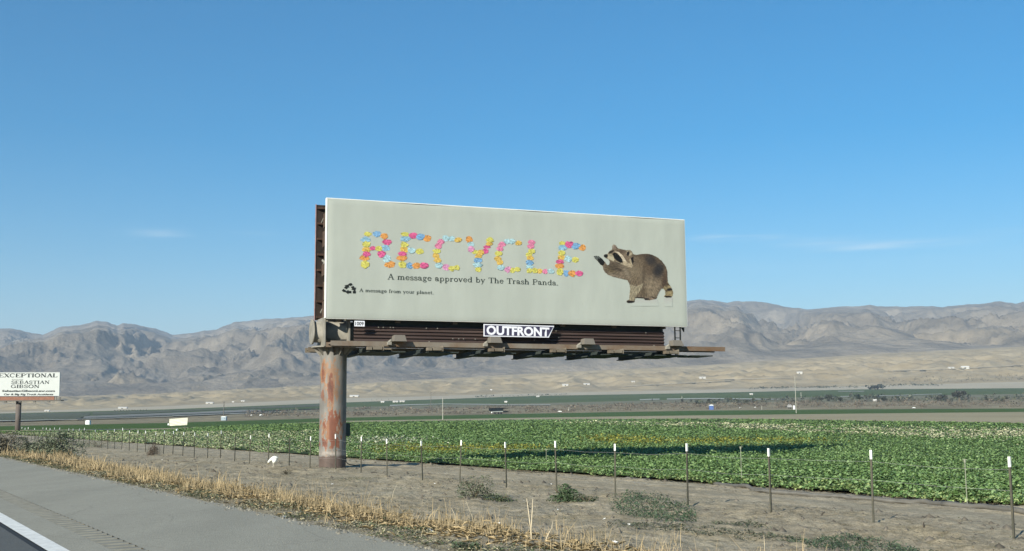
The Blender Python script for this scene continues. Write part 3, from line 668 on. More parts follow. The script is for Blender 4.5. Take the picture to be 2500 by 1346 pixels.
# serif lettering drawn with strokes: cap height 1, x-height .66
def arc(cx, cy, rx, ry, a0, a1, n=14): return [(cx+rx*math.cos(R(a0+(a1-a0)*i/n)), cy+ry*math.sin(R(a0+(a1-a0)*i/n))) for i in range(n+1)]
T, H_, S_ = .125, .055, .05     # thick, hairline, serif
def ser(x, y, wd=.30): return ([(x-wd/2, y), (x+wd/2, y)], S_)
o_ = lambda cx: (arc(cx, .33, .24, .30, 0, 360, 26), .09)
GL = {
 'A': (.95, [([(.14, .02), (.47, 1)], H_), ([(.47, 1), (.80, .02)], T), ([(.26, .36), (.68, .36)], H_), ser(.14, .02), ser(.80, .02)]),
 'T': (.90, [([(.45, .02), (.45, .96)], T), ([(.06, .96), (.84, .96)], H_), ([(.06, .98), (.06, .74)], S_), ([(.84, .98), (.84, .74)], S_), ser(.45, .02, .36)]),
 'P': (.85, [([(.2, .02), (.2, .97)], T), ([(.2, .97), (.46, .97)]+arc(.46, .73, .26, .24, 90, -90)+[(.2, .49)], .07), ([(.72, .82), (.72, .64)], .08), ser(.2, .02, .36), ser(.14, .97, .2)]),
 'm': (1.15, [([(.17, .02), (.17, .62)], T)]+[([(x, .46)]+arc(x+.17, .46, .17, .17, 180, 0)+[(x+.34, .02)], .085) for x in (.2, .58)]+[([(x, .02), (x, .46)], T) for x in (.54, .92)]+[ser(x, .02, .27) for x in (.17, .54, .92)]+[([(.04, .62), (.17, .62)], S_)]),
 'n': (.80, [([(.17, .02), (.17, .62)], T), ([(.2, .46)]+arc(.38, .46, .18, .17, 180, 0)+[(.56, .02)], .085), ([(.57, .02), (.57, .46)], T), ser(.17, .02, .27), ser(.57, .02, .27), ([(.04, .62), (.17, .62)], S_)]),
 'h': (.80, [([(.17, .02), (.17, .98)], T), ([(.2, .46)]+arc(.38, .46, .18, .17, 180, 0)+[(.56, .02)], .085), ([(.57, .02), (.57, .46)], T), ser(.17, .02, .27), ser(.57, .02, .27), ([(.04, .98), (.17, .98)], S_)]),
 'u': (.80, [([(.2, .64), (.2, .2)]+arc(.38, .2, .18, .17, 180, 330)+[(.58, .2)], .09), ([(.60, .64), (.60, .02)], T), ([(.07, .64), (.2, .64)], S_), ([(.47, .64), (.6, .64)], S_), ([(.6, .02), (.73, .02)], S_)]),
 'e': (.66, [(arc(.33, .33, .24, .30, 0, 325, 24), .09), ([(.10, .35), (.57, .35)], H_)]),
 's': (.58, [(arc(.28, .48, .17, .14, 20, 270, 14)+arc(.29, .19, .19, .16, 90, -160, 14), .08), ([(.45, .64), (.45, .48)], S_), ([(.09, .18), (.09, .02)], S_)]),
 'a': (.70, [(arc(.27, .48, .19, .15, 150, 0, 10)+[(.46, .14), (.54, .04), (.64, .08)], .10), (arc(.26, .18, .18, .15, 0, 360, 16), .075), ([(.1, .44), (.1, .53)], .1)]),
 'g': (.68, [(arc(.30, .45, .18, .18, 0, 360, 18), .08), (arc(.31, -.13, .24, .13, 0, 360, 18), .065), ([(.2, .27), (.13, .16), (.25, .06), (.5, .03)], .07), ([(.44, .56), (.62, .63)], .07)]),
 'p': (.76, [([(.17, -.30), (.17, .62)], T), (arc(.38, .33, .23, .29, -160, 160, 20), .08), ser(.17, -.30), ([(.04, .62), (.17, .62)], S_)]),
 'd': (.78, [([(.57, .02), (.57, .98)], T), (arc(.34, .33, .23, .29, 20, 340, 20), .08), ([(.44, .98), (.57, .98)], S_), ([(.57, .02), (.70, .02)], S_)]),
 'b': (.76, [([(.17, .02), (.17, .98)], T), (arc(.38, .33, .23, .29, -160, 160, 20), .08), ([(.04, .98), (.17, .98)], S_)]),
 'r': (.58, [([(.17, .02), (.17, .62)], T), ([(.2, .44), (.28, .58), (.42, .62)], .07), ([(.42, .60), (.48, .56)], .10), ser(.17, .02, .30), ([(.04, .62), (.17, .62)], S_)]),
 'o': (.68, [o_(.33)]),
 'v': (.72, [([(.12, .64), (.34, .02)], T), ([(.34, .02), (.57, .64)], H_), ser(.12, .64, .25), ser(.58, .64, .2)]),
 'y': (.72, [([(.12, .64), (.34, .04)], T), ([(.58, .64), (.34, .04), (.22, -.26), (.10, -.26)], H_), ser(.12, .64, .25), ser(.58, .64, .2)]),
 'l': (.42, [([(.2, .02), (.2, .98)], T), ser(.2, .02, .28), ([(.07, .98), (.2, .98)], S_)]),
 't': (.50, [([(.2, .86), (.2, .14), (.28, .04), (.42, .07)], .10), ([(.06, .63), (.40, .63)], H_)]),
 'f': (.50, [([(.2, .02), (.2, .80)]+arc(.34, .82, .14, .14, 180, 40, 8), .10), ([(.06, .63), (.40, .63)], H_), ser(.2, .02, .3)]),
 '.': (.32, [([(.12, .05), (.22, .05)], .13)]), ' ': (.46, []),
 'E': (.88, [([(.2, .02), (.2, .98)], T), ([(.08, .97), (.76, .97), (.76, .78)], H_), ([(.2, .52), (.56, .52)], H_), ([(.56, .62), (.56, .42)], S_), ([(.08, .03), (.78, .03), (.78, .24)], H_)]),
 'X': (.92, [([(.14, .98), (.76, .02)], T), ([(.76, .98), (.14, .02)], H_), ser(.14, .98), ser(.76, .98), ser(.14, .02), ser(.78, .02)]),
 'C': (.92, [(arc(.46, .5, .36, .47, 45, 315, 26), .09), ([(.74, .98), (.74, .70)], S_)]),
 'I': (.44, [([(.22, .02), (.22, .98)], T), ser(.22, .02, .34), ser(.22, .98, .34)]),
 'O': (1.0, [(arc(.5, .5, .38, .47, 0, 360, 30), .10)]),
 'N': (1.0, [([(.18, .02), (.18, .98)], H_), ([(.18, .98), (.80, .02)], T), ([(.80, .02), (.80, .98)], H_), ser(.18, .02), ser(.8, .98), ser(.12, .98, .2)]),
 'L': (.82, [([(.2, .02), (.2, .98)], T), ([(.08, .03), (.72, .03), (.72, .28)], H_), ser(.2, .98, .34)]),
 'S': (.74, [(arc(.36, .73, .23, .22, 25, 270, 16)+arc(.37, .27, .25, .24, 90, -155, 16), .09), ([(.6, .98), (.6, .72)], S_), ([(.11, .28), (.11, .02)], S_)]),
 'B': (.86, [([(.2, .02), (.2, .98)], T), ([(.1, .97), (.44, .97)]+arc(.44, .75, .22, .22, 90, -90)+[(.2, .53)], .07), ([(.44, .53)]+arc(.46, .28, .26, .25, 90, -90)+[(.1, .03)], .075)]),
 'G': (.98, [(arc(.46, .5, .36, .47, 45, 350, 28), .09), ([(.8, .42), (.8, .05)], T), ([(.62, .44), (.92, .44)], S_), ([(.74, .98), (.74, .72)], S_)]),
}
def serif_text(text, cap=1.0, bold=1.0):
    """flat outlines for a line of text; returns quads in (x, y) and the total width"""
    quads = []; x = 0
    for ch in text:
        wd, st = GL[ch]
        for pts, th in st:
            for (xa, ya), (xb, yb) in zip(pts[:-1], pts[1:]):
                dx, dy = xb-xa, yb-ya; l_ = math.hypot(dx, dy) or 1; t_ = th*bold/2
                nx_, ny_ = -dy/l_*t_, dx/l_*t_; ex_, ey_ = dx/l_*.012, dy/l_*.012
                quads.append([(x+xa-ex_+nx_, ya-ey_+ny_), (x+xa-ex_-nx_, ya-ey_-ny_), (x+xb+ex_-nx_, yb+ey_-ny_), (x+xb+ex_+nx_, yb+ey_+ny_)])
        x += wd
    return quads, x
def text_on(name, text, a, b, cap, y, mat_, parent, bold=1.0):
    """text on the face from a=(x,z) to b=(x,z) (root coords), cap height cap; each word a mesh of its own"""
    _, wd = serif_text(text, 1, bold); L_ = math.hypot(b[0]-a[0], b[1]-a[1]); dx, dz = (b[0]-a[0])/L_, (b[1]-a[1])/L_; x = 0
    for wi, word in enumerate(text.split(' ')):
        quads, ww = serif_text(word, 1, bold); q = MB()
        for i_, Q in enumerate(quads):
            vs = []
            for px_, py_ in Q:
                X_ = (x+px_)/wd*L_; Y_ = py_*cap; vs.append((a[0]+dx*X_-dz*Y_, y-.0004*(i_ % 5), a[1]+dz*X_+dx*Y_))
            q.add(vs, [(0, 1, 2, 3)])
        q.build(name, mat_, parent); x += ww+GL[' '][0]
text_on('slogan_word', 'A message approved by The Trash Panda.', loc(945.5, 682.5), loc(1363, 697.5), .215, YF-.028, M_ink, bb, 1.25)
text_on('slogan_word', 'A message from your planet.', loc(876.5, 713), loc(1058.5, 719), .130, YF-.028, M_ink, bb, 1.3)
# recycling sign: three bent arrows
q = MB(); cx_, cz_ = loc(853, 703); sx = (loc(871, 703)[0]-loc(835, 703)[0])/2; sz = (loc(853, 691)[1]-loc(853, 715)[1])/2*1.1
TV = [np.array([math.cos(R(90-120*k)), math.sin(R(90-120*k))]) for k in range(3)]
for k in range(3):
    A_, B_ = TV[k], TV[(k+1) % 3]; Z_ = TV[(k+2) % 3]; d_ = (B_-A_)/np.linalg.norm(B_-A_); n_ = np.array([d_[1], -d_[0]]); n_ = n_ if n_@(-A_) > 0 else -n_
    dz_ = (Z_-A_)/np.linalg.norm(Z_-A_); L3 = 1.732
    def rp_(P_): return (cx_+P_[0]*sx*1.16, YF-.0285-.0004*k, cz_+(P_[1]-.20)*sz*1.22)
    al = lambda t, h: A_+d_*L3*t+n_*(h-.14)
    for poly in ([A_+dz_*L3*.12-n_*.1, A_+d_*L3*.10-n_*.14, al(.28, 0), al(.28, .36), A_+dz_*L3*.24],
                 [al(.38, .0), al(.58, .0), al(.58, .36), al(.38, .36)],
                 [al(.58, -.16), al(.58, .52), al(.80, .18)]):
        q.add([rp_(P_) for P_ in poly], [tuple(range(len(poly)))])
q.build('recycling_symbol', M_black, bb)

# raccoon print: painted on a fine flat grid of small cells
gu = np.arange(1446.5, 1646, .62); gv = np.arange(594, 752, .62)
GU, GV = np.meshgrid((gu[:-1]+gu[1:])/2, (gv[:-1]+gv[1:])/2)
CX, CY = (GU-1420)*6.408, (GV-570)*6.41
def inpoly(P_, X=None, Y=None):
    X = CX if X is None else X; Y = CY if Y is None else Y; r = np.zeros(X.shape, bool); n = len(P_)
    for i in range(n):
        x1, y1 = P_[i]; x2, y2 = P_[(i+1) % n]
        if y1 == y2: continue
        c = ((y1 > Y) != (y2 > Y)) & (X < (x2-x1)*(Y-y1)/(y2-y1)+x1); r ^= c
    return r
fur = fbm(CX/26, CY/26, 3, 201); fine = perlin(CX/7, CY/15, 202)
WX = CX+9*fbm(CX/16, CY/16, 2, 203); WY = CY+9*fbm(CX/16+7, CY/16, 2, 204)
SIL = [(340, 345), (355, 331), (400, 325), (425, 285), (470, 255), (476, 195), (498, 172), (530, 190), (560, 235), (620, 250), (690, 265), (750, 262), (785, 285), (797, 325), (850, 340), (920, 325), (1020, 322), (1090, 335), (1180, 375), (1255, 440), (1310, 520), (1335, 600), (1338, 700), (1345, 770), (1385, 830), (1412, 880), (1427, 925), (1415, 980), (1390, 1005), (1310, 1005), (1283, 988), (1305, 960), (1300, 900), (1268, 862), (1240, 872), (1200, 930), (1175, 985), (1170, 1018), (1140, 1030), (1060, 1050), (985, 1048), (970, 1022), (900, 1015), (835, 1012), (828, 1040), (820, 1080), (780, 1090), (715, 1090), (697, 1077), (700, 1055), (738, 1040), (745, 960), (755, 860), (740, 790), (712, 735), (640, 718), (560, 697), (480, 677), (410, 652), (360, 612), (333, 560), (325, 508), (290, 492), (240, 427), (195, 388), (188, 360), (212, 352), (262, 360), (312, 398), (347, 438), (377, 478), (402, 503), (425, 492), (434, 440), (402, 397), (370, 387), (345, 372)]
sil = inpoly(SIL, CX+5*fbm(CX/12, CY/12, 2, 205), CY+5*fbm(CX/12, CY/12+5, 2, 206))
IM = np.ones(CX.shape+(3,))*np.array([112., 99, 82])
def put(mask, c, k=1.0):
    global IM
    m_ = (mask.astype(float)*k)[..., None]; IM = IM*(1-m_)+np.array(c, float)*m_
def ell(cx, cy, rx, ry, rot=0, soft=.3):
    c, s = math.cos(R(rot)), math.sin(R(rot)); dx, dy = CX-cx, CY-cy; a, b = (dx*c+dy*s)/rx, (-dx*s+dy*c)/ry
    return 1-sstep(1-soft, 1+soft, np.sqrt(a*a+b*b)+.12*fur)
put(ell(1130, 480, 260, 190, 35, .5), (94, 80, 64), .9)
put(ell(1000, 350, 180, 45, 5, .6), (78, 66, 54), .8)
put(ell(900, 560, 90, 200, 0, .6), (118, 104, 84), .6)
put(ell(1080, 430, 85, 65, 25, .7), (50, 48, 48), .85); put(ell(1195, 580, 75, 110, 20, .7), (42, 42, 44), .9)
put(ell(1290, 740, 40, 150, 10, .6), (82, 66, 52), .8)
put(ell(1080, 850, 130, 160, 0, .7), (140, 126, 104), .75); put(ell(960, 930, 55, 70, 0, .6), (96, 84, 66), .8)
put(ell(965, 690, 22, 190, 2, .8), (78, 68, 56), .6)
put(ell(820, 640, 90, 150, -20, .6), (134, 121, 99), .7); put(ell(840, 740, 70, 80, 0, .6), (110, 96, 76), .6)
put(inpoly([(750, 800), (860, 830), (960, 780), (930, 870), (850, 980), (820, 1060), (742, 1050), (748, 940)], WX, WY), (158, 148, 122), .85)
put(ell(560, 610, 190, 70, 14, .5), (112, 100, 82), .9); put(ell(440, 560, 70, 40, 30, .5), (96, 84, 62), .8); put(ell(540, 560, 100, 25, 20, .6), (62, 54, 46), .7)
put(ell(640, 640, 60, 60, 0, .7), (126, 112, 94), .6); put(ell(520, 668, 130, 20, 14, .7), (142, 128, 110), .7)
put(ell(700, 620, 30, 90, -25, .7), (150, 138, 118), .55)
put(inpoly([(185, 350), (262, 355), (312, 394), (350, 436), (345, 492), (322, 504), (285, 492), (240, 430), (190, 390)], CX, CY), (24, 27, 26))
for x0_, y0_, x1_, y1_ in ((205, 360, 255, 395), (232, 358, 278, 390), (200, 376, 245, 412)):
    t = np.clip(((CX-x0_)*(x1_-x0_)+(CY-y0_)*(y1_-y0_))/((x1_-x0_)**2+(y1_-y0_)**2), 0, 1); d_ = np.hypot(CX-x0_-t*(x1_-x0_), CY-y0_-t*(y1_-y0_)); put(d_ < 3.0, (175, 185, 175), .8)
put(ell(500, 520, 80, 60, 10, .6), (84, 74, 60), .8)
put(inpoly([(425, 285), (480, 250), (620, 248), (700, 270), (790, 330), (790, 520), (700, 520), (620, 470), (440, 430), (400, 392), (400, 325)], CX, CY), (122, 108, 88))
put(ell(640, 290, 90, 30, 12, .6), (86, 72, 60), .8); put(ell(700, 350, 60, 70, 0, .6), (126, 110, 92), .8)
put(inpoly([(402, 328), (455, 322), (490, 350), (510, 420), (495, 440), (440, 412), (402, 396)], WX, WY), (190, 180, 152)); put(ell(450, 345, 40, 16, 20, .5), (120, 110, 84), .5)
put(inpoly([(415, 312), (430, 285), (480, 265), (505, 268), (480, 300), (440, 322)], CX, CY), (44, 38, 32), .9)
put(inpoly([(500, 285), (570, 290), (630, 340), (680, 410), (700, 450), (660, 470), (632, 420), (590, 350), (540, 305)], CX, CY), (206, 192, 166), .95)
put(inpoly([(478, 318), (515, 303), (555, 322), (600, 362), (630, 410), (634, 455), (600, 460), (545, 428), (500, 385)], CX, CY), (16, 18, 18)); put(ell(527, 338, 7, 5), (110, 110, 105), .6)
put(inpoly([(520, 430), (600, 465), (640, 470), (650, 495), (600, 490), (540, 455)], CX, CY), (190, 178, 150), .7)
put(ell(575, 470, 50, 9, 25, .5), (52, 46, 40), .7)
put(inpoly([(650, 440), (705, 445), (760, 480), (785, 540), (720, 530), (640, 490)], WX, WY), (184, 168, 140), .9)
put(inpoly([(762, 385), (800, 365), (812, 440), (790, 500), (772, 460)], WX, WY), (30, 28, 27)); put(inpoly([(735, 410), (765, 400), (795, 500), (785, 535)], CX, CY), (178, 165, 138), .8)
put(ell(742, 305, 50, 46, 0, .2), (166, 154, 128)); put(ell(722, 318, 20, 34, 10, .4), (28, 24, 24)); put(ell(760, 290, 22, 20), (130, 116, 94), .7)
put(ell(506, 212, 30, 38, 0, .3), (150, 138, 122)); put(ell(520, 225, 22, 22, 0, .5), (128, 104, 90), .6)
put(ell(372, 355, 33, 25, 0, .25), (18, 20, 20)); put(ell(366, 344, 10, 5), (90, 92, 92), .5)
put(inpoly([(1270, 860), (1345, 740), (1440, 900), (1430, 1010), (1280, 1010)], CX, CY), (146, 132, 98)); put(ell(1372, 880, 46, 20, -8, .4), (34, 30, 28)); put(ell(1350, 800, 34, 14, 20, .5), (70, 60, 48), .8); put(ell(1315, 900, 25, 14, 20, .6), (70, 60, 46), .6); put(ell(1342, 994, 60, 14, 0, .4), (36, 32, 30))
put(ell(1305, 780, 30, 60, -20, .7), (66, 54, 46), .7)
put(ell(757, 1074, 62, 16, 0, .2), (30, 26, 26)); put(ell(1012, 1030, 40, 14, 0, .3), (34, 30, 30)); put(ell(905, 1007, 75, 7, 2, .4), (32, 28, 27)); put(ell(1090, 1020, 50, 16, 0, .4), (140, 122, 104), .8); put(ell(1130, 1010, 60, 8, 15, .4), (50, 42, 36), .8)
# fur strokes run down and outward from the shoulder
fx = np.arctan2(CY-520, CX-900); st_ = perlin(fx*34, np.hypot(CX-900, CY-520)/55, 207)
fr = sil & ~inpoly([(330, 320), (520, 290), (640, 460), (560, 470), (400, 400)]) & ~inpoly([(180, 340), (350, 430), (340, 510), (180, 400)])
IM = IM*(1+(.30*st_*fr+.12*fine+.08*fur)[..., None]*fr[..., None])
refl = (inpoly([(855, 1042), (1180, 1036), (1205, 1140), (760, 1138)]) | inpoly([(1285, 1012), (1418, 1008), (1412, 1150), (1290, 1146)])) & ~sil
soft = np.clip((1142-CY)/110, .25, 1)
BGc = np.array([194., 203, 191]); IM[refl] = (BGc*(1-.30*soft[..., None])+np.array([176, 160, 162.])*(.30*soft[..., None]))[refl]
keep = sil | refl
vv = np.array([[face_pt(a, b, 2) for a in gu] for b in gv]); nc_ = len(gu); Fg = gridf(len(gv), nc_)
Fg = Fg[keep.reshape(-1)]; Cg = np.clip(lin(np.clip(IM, 0, 255))*KA*.9, 0, .9).reshape(-1, 3)[keep.reshape(-1)]
npmesh('raccoon_print', vv.reshape(-1, 3), Fg, M_art, bb, Cg)

# company plate on the apron
def sans(text, size, bold=.0, name='t'):
    cu_ = bpy.data.curves.new('lettering', 'FONT'); cu_.body = text; cu_.size = size; cu_.offset = bold; cu_.resolution_u = 3
    o = bpy.data.objects.new('lettering', cu_); scn.collection.objects.link(o); dg = bpy.context.evaluated_depsgraph_get(); dg.update()
    me = bpy.data.meshes.new_from_object(o.evaluated_get(dg)); bpy.data.objects.remove(o); bpy.data.curves.remove(cu_)
    return me
def place_sans(name, text, a, b, cap, y, mat_, parent, bold=.02, shear=0):
    me = sans(text, 1.0, bold); me.materials.clear(); me.materials.append(mat_)
    co = np.array([v.co[:] for v in me.vertices]); x0_, x1_ = co[:, 0].min(), co[:, 0].max(); y0_, y1_ = co[:, 1].min(), co[:, 1].max()
    h = .729
    L_ = math.hypot(b[0]-a[0], b[1]-a[1]); dx, dz = (b[0]-a[0])/L_, (b[1]-a[1])/L_
    for v in me.vertices:
        X_ = (v.co.x-x0_)/(x1_-x0_)*L_+shear*v.co.y/h*cap; Y_ = v.co.y/h*cap; v.co = (a[0]+dx*X_-dz*Y_, y, a[1]+dz*X_+dx*Y_)
    me.name = name; o = bpy.data.objects.new(name, me); return link(o, parent)
PY = .02; py_ = YF+PY
cor = [loc(1181, 791.5, PY), loc(1353, 796, PY), loc(1340, 824.5, PY), loc(1181, 821.5, PY)]
cc = np.mean(cor, 0)
M_white = mat('white_paint', (.78, .80, .84), .6); M_purple = mat('dark_purple_paint', (.050, .046, .085), .6)
plate = empty('company_sign', (0, 0, 0)); plate.parent = bb
q = MB(); q.prism(cor, py_+.03, py_); q.build('sign_border', M_white, plate)
inn = [(cc[0]+(x-cc[0])*s1, cc[1]+(z-cc[1])*.84) for (x, z), s1 in zip(cor, (.975, .972, .972, .975))]
q = MB(); q.prism(inn, py_-.001, py_-.006); q.build('sign_field', M_purple, plate)
place_sans('lettering', 'OUTFRONT', loc(1187.5, 816.5, PY), loc(1341, 821.0, PY), .345, py_-.012, M_white, plate, .040)
n1, n2 = loc(865, 797, PY), loc(890, 784, PY)
plate2 = empty('number_sign', (0, 0, 0)); plate2.parent = bb
q = MB(); q.box(n1[0], n2[0], py_-.02, py_-.003, n1[1], n2[1]); q.build('sign_field', M_white, plate2)
place_sans('lettering', '1009', (n1[0]+.03, n1[1]+.04), (n2[0]-.04, n1[1]+.04), .135, py_-.024, M_black, plate2, .02)

# ================================================================ FENCE
M_post = mat('green_steel_post', (.055, .058, .042), .7, c2=(.10, .09, .065), scale=9)
M_tip = mat('white_post_tip', (.80, .82, .76), .6); M_wire = mat('fence_wire', (.33, .33, .30), .5, metal=.4)
PF = 14.7; PH = 1.17
px_posts = [(2478, 1325), (2135, 1287), (1884, 1258), (1680, 1232), (1504, 1217), (1360, 1194), (1237, 1190), (1124, 1182), (1032, 1174), (946, 1163), (882, 1158), (820, 1152), (757, 1147), (706, 1143), (655, 1138), (609, 1131), (573, 1127), (538, 1125), (507, 1121), (474, 1118), (446, 1115), (422, 1113), (399, 1111)]
spots = []
for u, v in px_posts:
    d = ray(u, v); t = PF/P_of(d[0], d[1]); spots.append(S_of(d[0]*t, d[1]*t))
s_ = spots[-1]
while s_ < 112: s_ += 2.2+.25*math.sin(s_*3.1); spots.append(s_)
fence = empty('fence', (*XY(PF, spots[0]), 0)); fo = Vector(fence.location)
tag(fence, 'wire fence on thin dark steel posts with white painted tops, along the crop field', 'fence')
fr_ = random.Random(4); tops = []
pm = MB(); pm.box(-.018, .018, -.003, .003, -.3, PH-.15); pm.box(-.003, .003, .003, .030, -.3, PH-.15)
tm = MB(); tm.box(-.021, .021, -.006, .006, PH-.15, PH); tm.box(-.006, .006, .006, .033, PH-.15, PH)
p0_ = None
for i_, s_ in enumerate(spots):
    x, y = XY(PF, s_); z = float(zg(x, y)); lean = (fr_.gauss(0, .018), fr_.gauss(0, .018))
    if p0_ is None: p0_ = pm.build('post', M_post, fence); t0_ = tm.build('post_tip', M_tip, p0_); p_ = p0_
    else:
        p_ = p0_.copy(); scn.collection.objects.link(p_); p_.parent = fence
        if fr_.random() < .82 or i_ < 13: t_ = t0_.copy(); scn.collection.objects.link(t_); t_.parent = p_
    p_.location = Vector((x, y, z))-fo; sc = 1+fr_.gauss(0, .03) if i_ > 1 else 1.0
    p_.rotation_euler = (lean[0], lean[1], YAW+.6+fr_.gauss(0, .3)); p_.scale = (1, 1, sc)
    tops.append((x, y, z, lean, sc))
for h in (.98, .68, .38):
    pts = []
    for i_, (x, y, z, le, sc) in enumerate(tops):
        pts.append(Vector((x+le[1]*h, y-le[0]*h, z+h*sc))-fo)
        if i_ < len(tops)-1:
            x2, y2, z2_, l2, s2 = tops[i_+1]; pts.append(Vector(((x+x2)/2, (y+y2)/2, (z+z2_)/2+h-.02+fr_.gauss(0, .008)))-fo)
    q = MB(); q.tube(pts, .0028, 4, cap=False); q.build('wire', M_wire, fence)

# thin pale riser stakes in the crop
M_stake = mat('pale_riser', (.27, .29, .21), .7)
for u, v, h, lb in ((1334, 1140, .62, 'thin pale stake at the field edge beside the billboard shadow'), (1811, 1184, 1.0, 'thin pale riser stake on the grey pipe, the middle one of three stakes'), (2362, 1244, .95, 'thin pale riser stake at the field edge near the right-hand fence post')):
    q_ = gp(u, v, .03); m_ = MB(); m_.tube([(0, 0, -.1), (0, 0, h)], .009, 6)
    o = empty('riser_stake', q_); m_.build('pipe', M_stake, o); m_ = MB(); m_.tube([(0, 0, h), (0, 0, h+.07)], .022, 6); m_.tube([(-.04, 0, h+.05), (.05, 0, h+.06)], .010, 5); m_.build('sprinkler_head', M_stake, o)
    tag(o, lb, 'stake', 'riser stakes along the crop')

# grey irrigation pipe lying beside the crop
M_pipe = mat('grey_plastic_pipe', (.105, .10, .085), .6, c2=(.15, .142, .12), scale=3)
def pipe(pts, lb, r_=.055):
    P3_ = [gp(u, v, .06) for u, v in pts]; base = P3_[0]; dense = []
    for a, b in zip(P3_[:-1], P3_[1:]):
        for k in range(6): dense.append(a+(b-a)*k/6)
    dense.append(P3_[-1]); out = []
    for d_ in dense:
        z = float(zg(d_[0], d_[1]))+r_*.8; out.append((d_[0]-base[0], d_[1]-base[1], z+.012*float(perlin(d_[0]*1.5, d_[1]*1.5, 8))))
    o = empty('irrigation_pipe', (base[0], base[1], 0)); m_ = MB(); m_.tube(out, r_, 10); m_.build('pipe_run', M_pipe, o, smooth=True)
    tag(o, lb, 'pipe', 'irrigation pipes along the crop')
pipe([(1738, 1179), (1800, 1192), (1880, 1207), (1960, 1213), (2060, 1220), (2160, 1229), (2260, 1236), (2345, 1246)], 'long grey irrigation pipe lying beside the crop, from the middle fence posts to the right')
pipe([(2300, 1243), (2390, 1249), (2470, 1258), (2600, 1271)], 'short grey irrigation pipe lying at the right end of the field edge')
pipe([(1508, 1168), (1545, 1169.5), (1588, 1167)], 'short buried end of grey pipe beside the crop behind a fence post', .04)

# ================================================================ CROP
def leaf_cloud(name, x, y, z, size, col, mat_, parent=None, flat=.55, asp=.62, up=1.0):
    n = len(x); th = rng.uniform(0, 2*math.pi, n); tilt = np.abs(rng.normal(0, flat, n)); ta = rng.uniform(0, 2*math.pi, n)
    nrm = np.stack([np.sin(tilt)*np.cos(ta), np.sin(tilt)*np.sin(ta), np.cos(tilt)*up], -1)
    a = np.stack([np.cos(th), np.sin(th), 0*th], -1); a = a-nrm*(a*nrm).sum(-1, keepdims=True); a /= np.linalg.norm(a, axis=1, keepdims=True)+1e-9
    b = np.cross(nrm, a); c = np.stack([x, y, z], -1); s2 = size[:, None]
    P0 = c-a*s2*.5; P2_ = c+a*s2*.5-nrm*s2*.12; P1 = c+b*s2*.5*asp+nrm*s2*.10; P3_ = c-b*s2*.5*asp+nrm*s2*.10
    V = np.stack([P0, P1, P2_, P3_], 1).reshape(-1, 3)
    tri = np.arange(n)[:, None]*4+np.array([[0, 1, 2, 0, 2, 3]]); Fq = tri.reshape(-1, 3)
    return npmesh(name, V, Fq, mat_, parent, np.repeat(col, 2, 0))
M_leaf = mat('leaf', (1, 1, 1), .55, attr=True, spec=.35)
N = 430000
u_ = rng.uniform(-420, 2950, N); Ax = np.interp(u_, us, A[:, 0])
pden = P_of(Ax, 1.0); Ded = np.where(pden > .02, 21.45/np.maximum(pden, .02), 1e4)+.0
Dfar = np.interp(u_, XS, L0D)*1.0
ok = Ded < Dfar-1; u_, Ax, Ded, Dfar = u_[ok], Ax[ok], Ded[ok], Dfar[ok]
D = 1/(1/Dfar+(1/Ded-1/Dfar)*rng.uniform(0, 1, len(u_))); x = Ax*D; y = D
p = P_of(x, y); s_ = S_of(x, y)
edge_n = .55*perlin(s_*.35, s_*0, 41)+.35*perlin(s_*1.4, s_*0, 42)
ok = (p > 21.7+edge_n-.9*np.exp(-((s_-6)/9)**2)); u_, x, y, D, p, s_, edge_n = [t[ok] for t in (u_, x, y, D, p, s_, edge_n)]
size = np.maximum(.100, D*.0019)*rng.uniform(.7, 1.35, len(x))
leftp = 1/(1+np.exp((u_-760)/60.))*(D < 170)
hgt = .24+.13*perlin(x*.9, y*.9, 43)+.05*perlin(x*3, y*3, 44); hgt = hgt*np.clip((p-21.0)/1.2, .35, 1)*(1-.35*leftp)
z = hgt*np.sqrt(rng.uniform(.12, 1, len(x)))
hn = perlin(x*.06, y*.03, 45); fade = np.clip((D-50)/150, 0, 1)
g1 = np.array([.068, .136, .036]); g2 = np.array([.142, .232, .078]); g3 = np.array([.225, .325, .138])
t = rng.uniform(0, 1, len(x))[:, None]; col = np.where(t < .55, g1+(g2-g1)*t/.55, g2+(g3-g2)*(t-.55)/.45)
col = col*(1+.10*hn[:, None]); far_c = np.array([.115, .185, .052]); col = col*(1-fade[:, None]*.55)+far_c*fade[:, None]*.55
def tint(mk, c, pr):
    global col
    hit = rng.uniform(0, 1, len(x)) < mk*pr; col[hit] = np.array(c)*rng.uniform(.6, 1.2, (hit.sum(), 1))
yel = sum(np.exp(-(((u_-a)/b)**2+((D-c)/d)**2)) for a, b, c, d in ((985, 75, 68, 8), (1090, 70, 66, 7), (1250, 90, 67, 6), (1480, 60, 92, 14), (1560, 60, 86, 12), (1720, 130, 82, 9), (1900, 120, 80, 7)))
tint(np.clip(yel*1.2, 0, 1), (.27, .27, .045), .62)
wc = np.interp(u_, [1300, 1500, 1900, 2200, 2500, 2950], [420, 290, 165, 118, 100, 88]); wm = np.exp(-((np.log(D/wc))/.26)**4)*(u_ > 1350)*np.clip((u_-1250)/500, .3, 1)*(perlin(x*.12, y*.05, 46) > -.35)
tint(wm, (.50, .49, .31), .70); z = np.where(wm > .5, z*.7, z)
wl = np.exp(-(((u_-940)/90)**2+((D-95)/13)**2)); tint(wl, (.50, .52, .38), .5)
tint(leftp, (.36, .38, .22), .62)
ed = np.exp(-np.clip(p-21.5-edge_n, 0, 9)/.5)*(u_ > 1400); tint(ed, (.34, .42, .17), .45)
keepl = ~((leftp > .5) & (perlin(x*.5, y*.2, 47) > .25))
x, y, z, size, col = x[keepl], y[keepl], z[keepl], size[keepl], col[keepl]
zz_ = z+.02
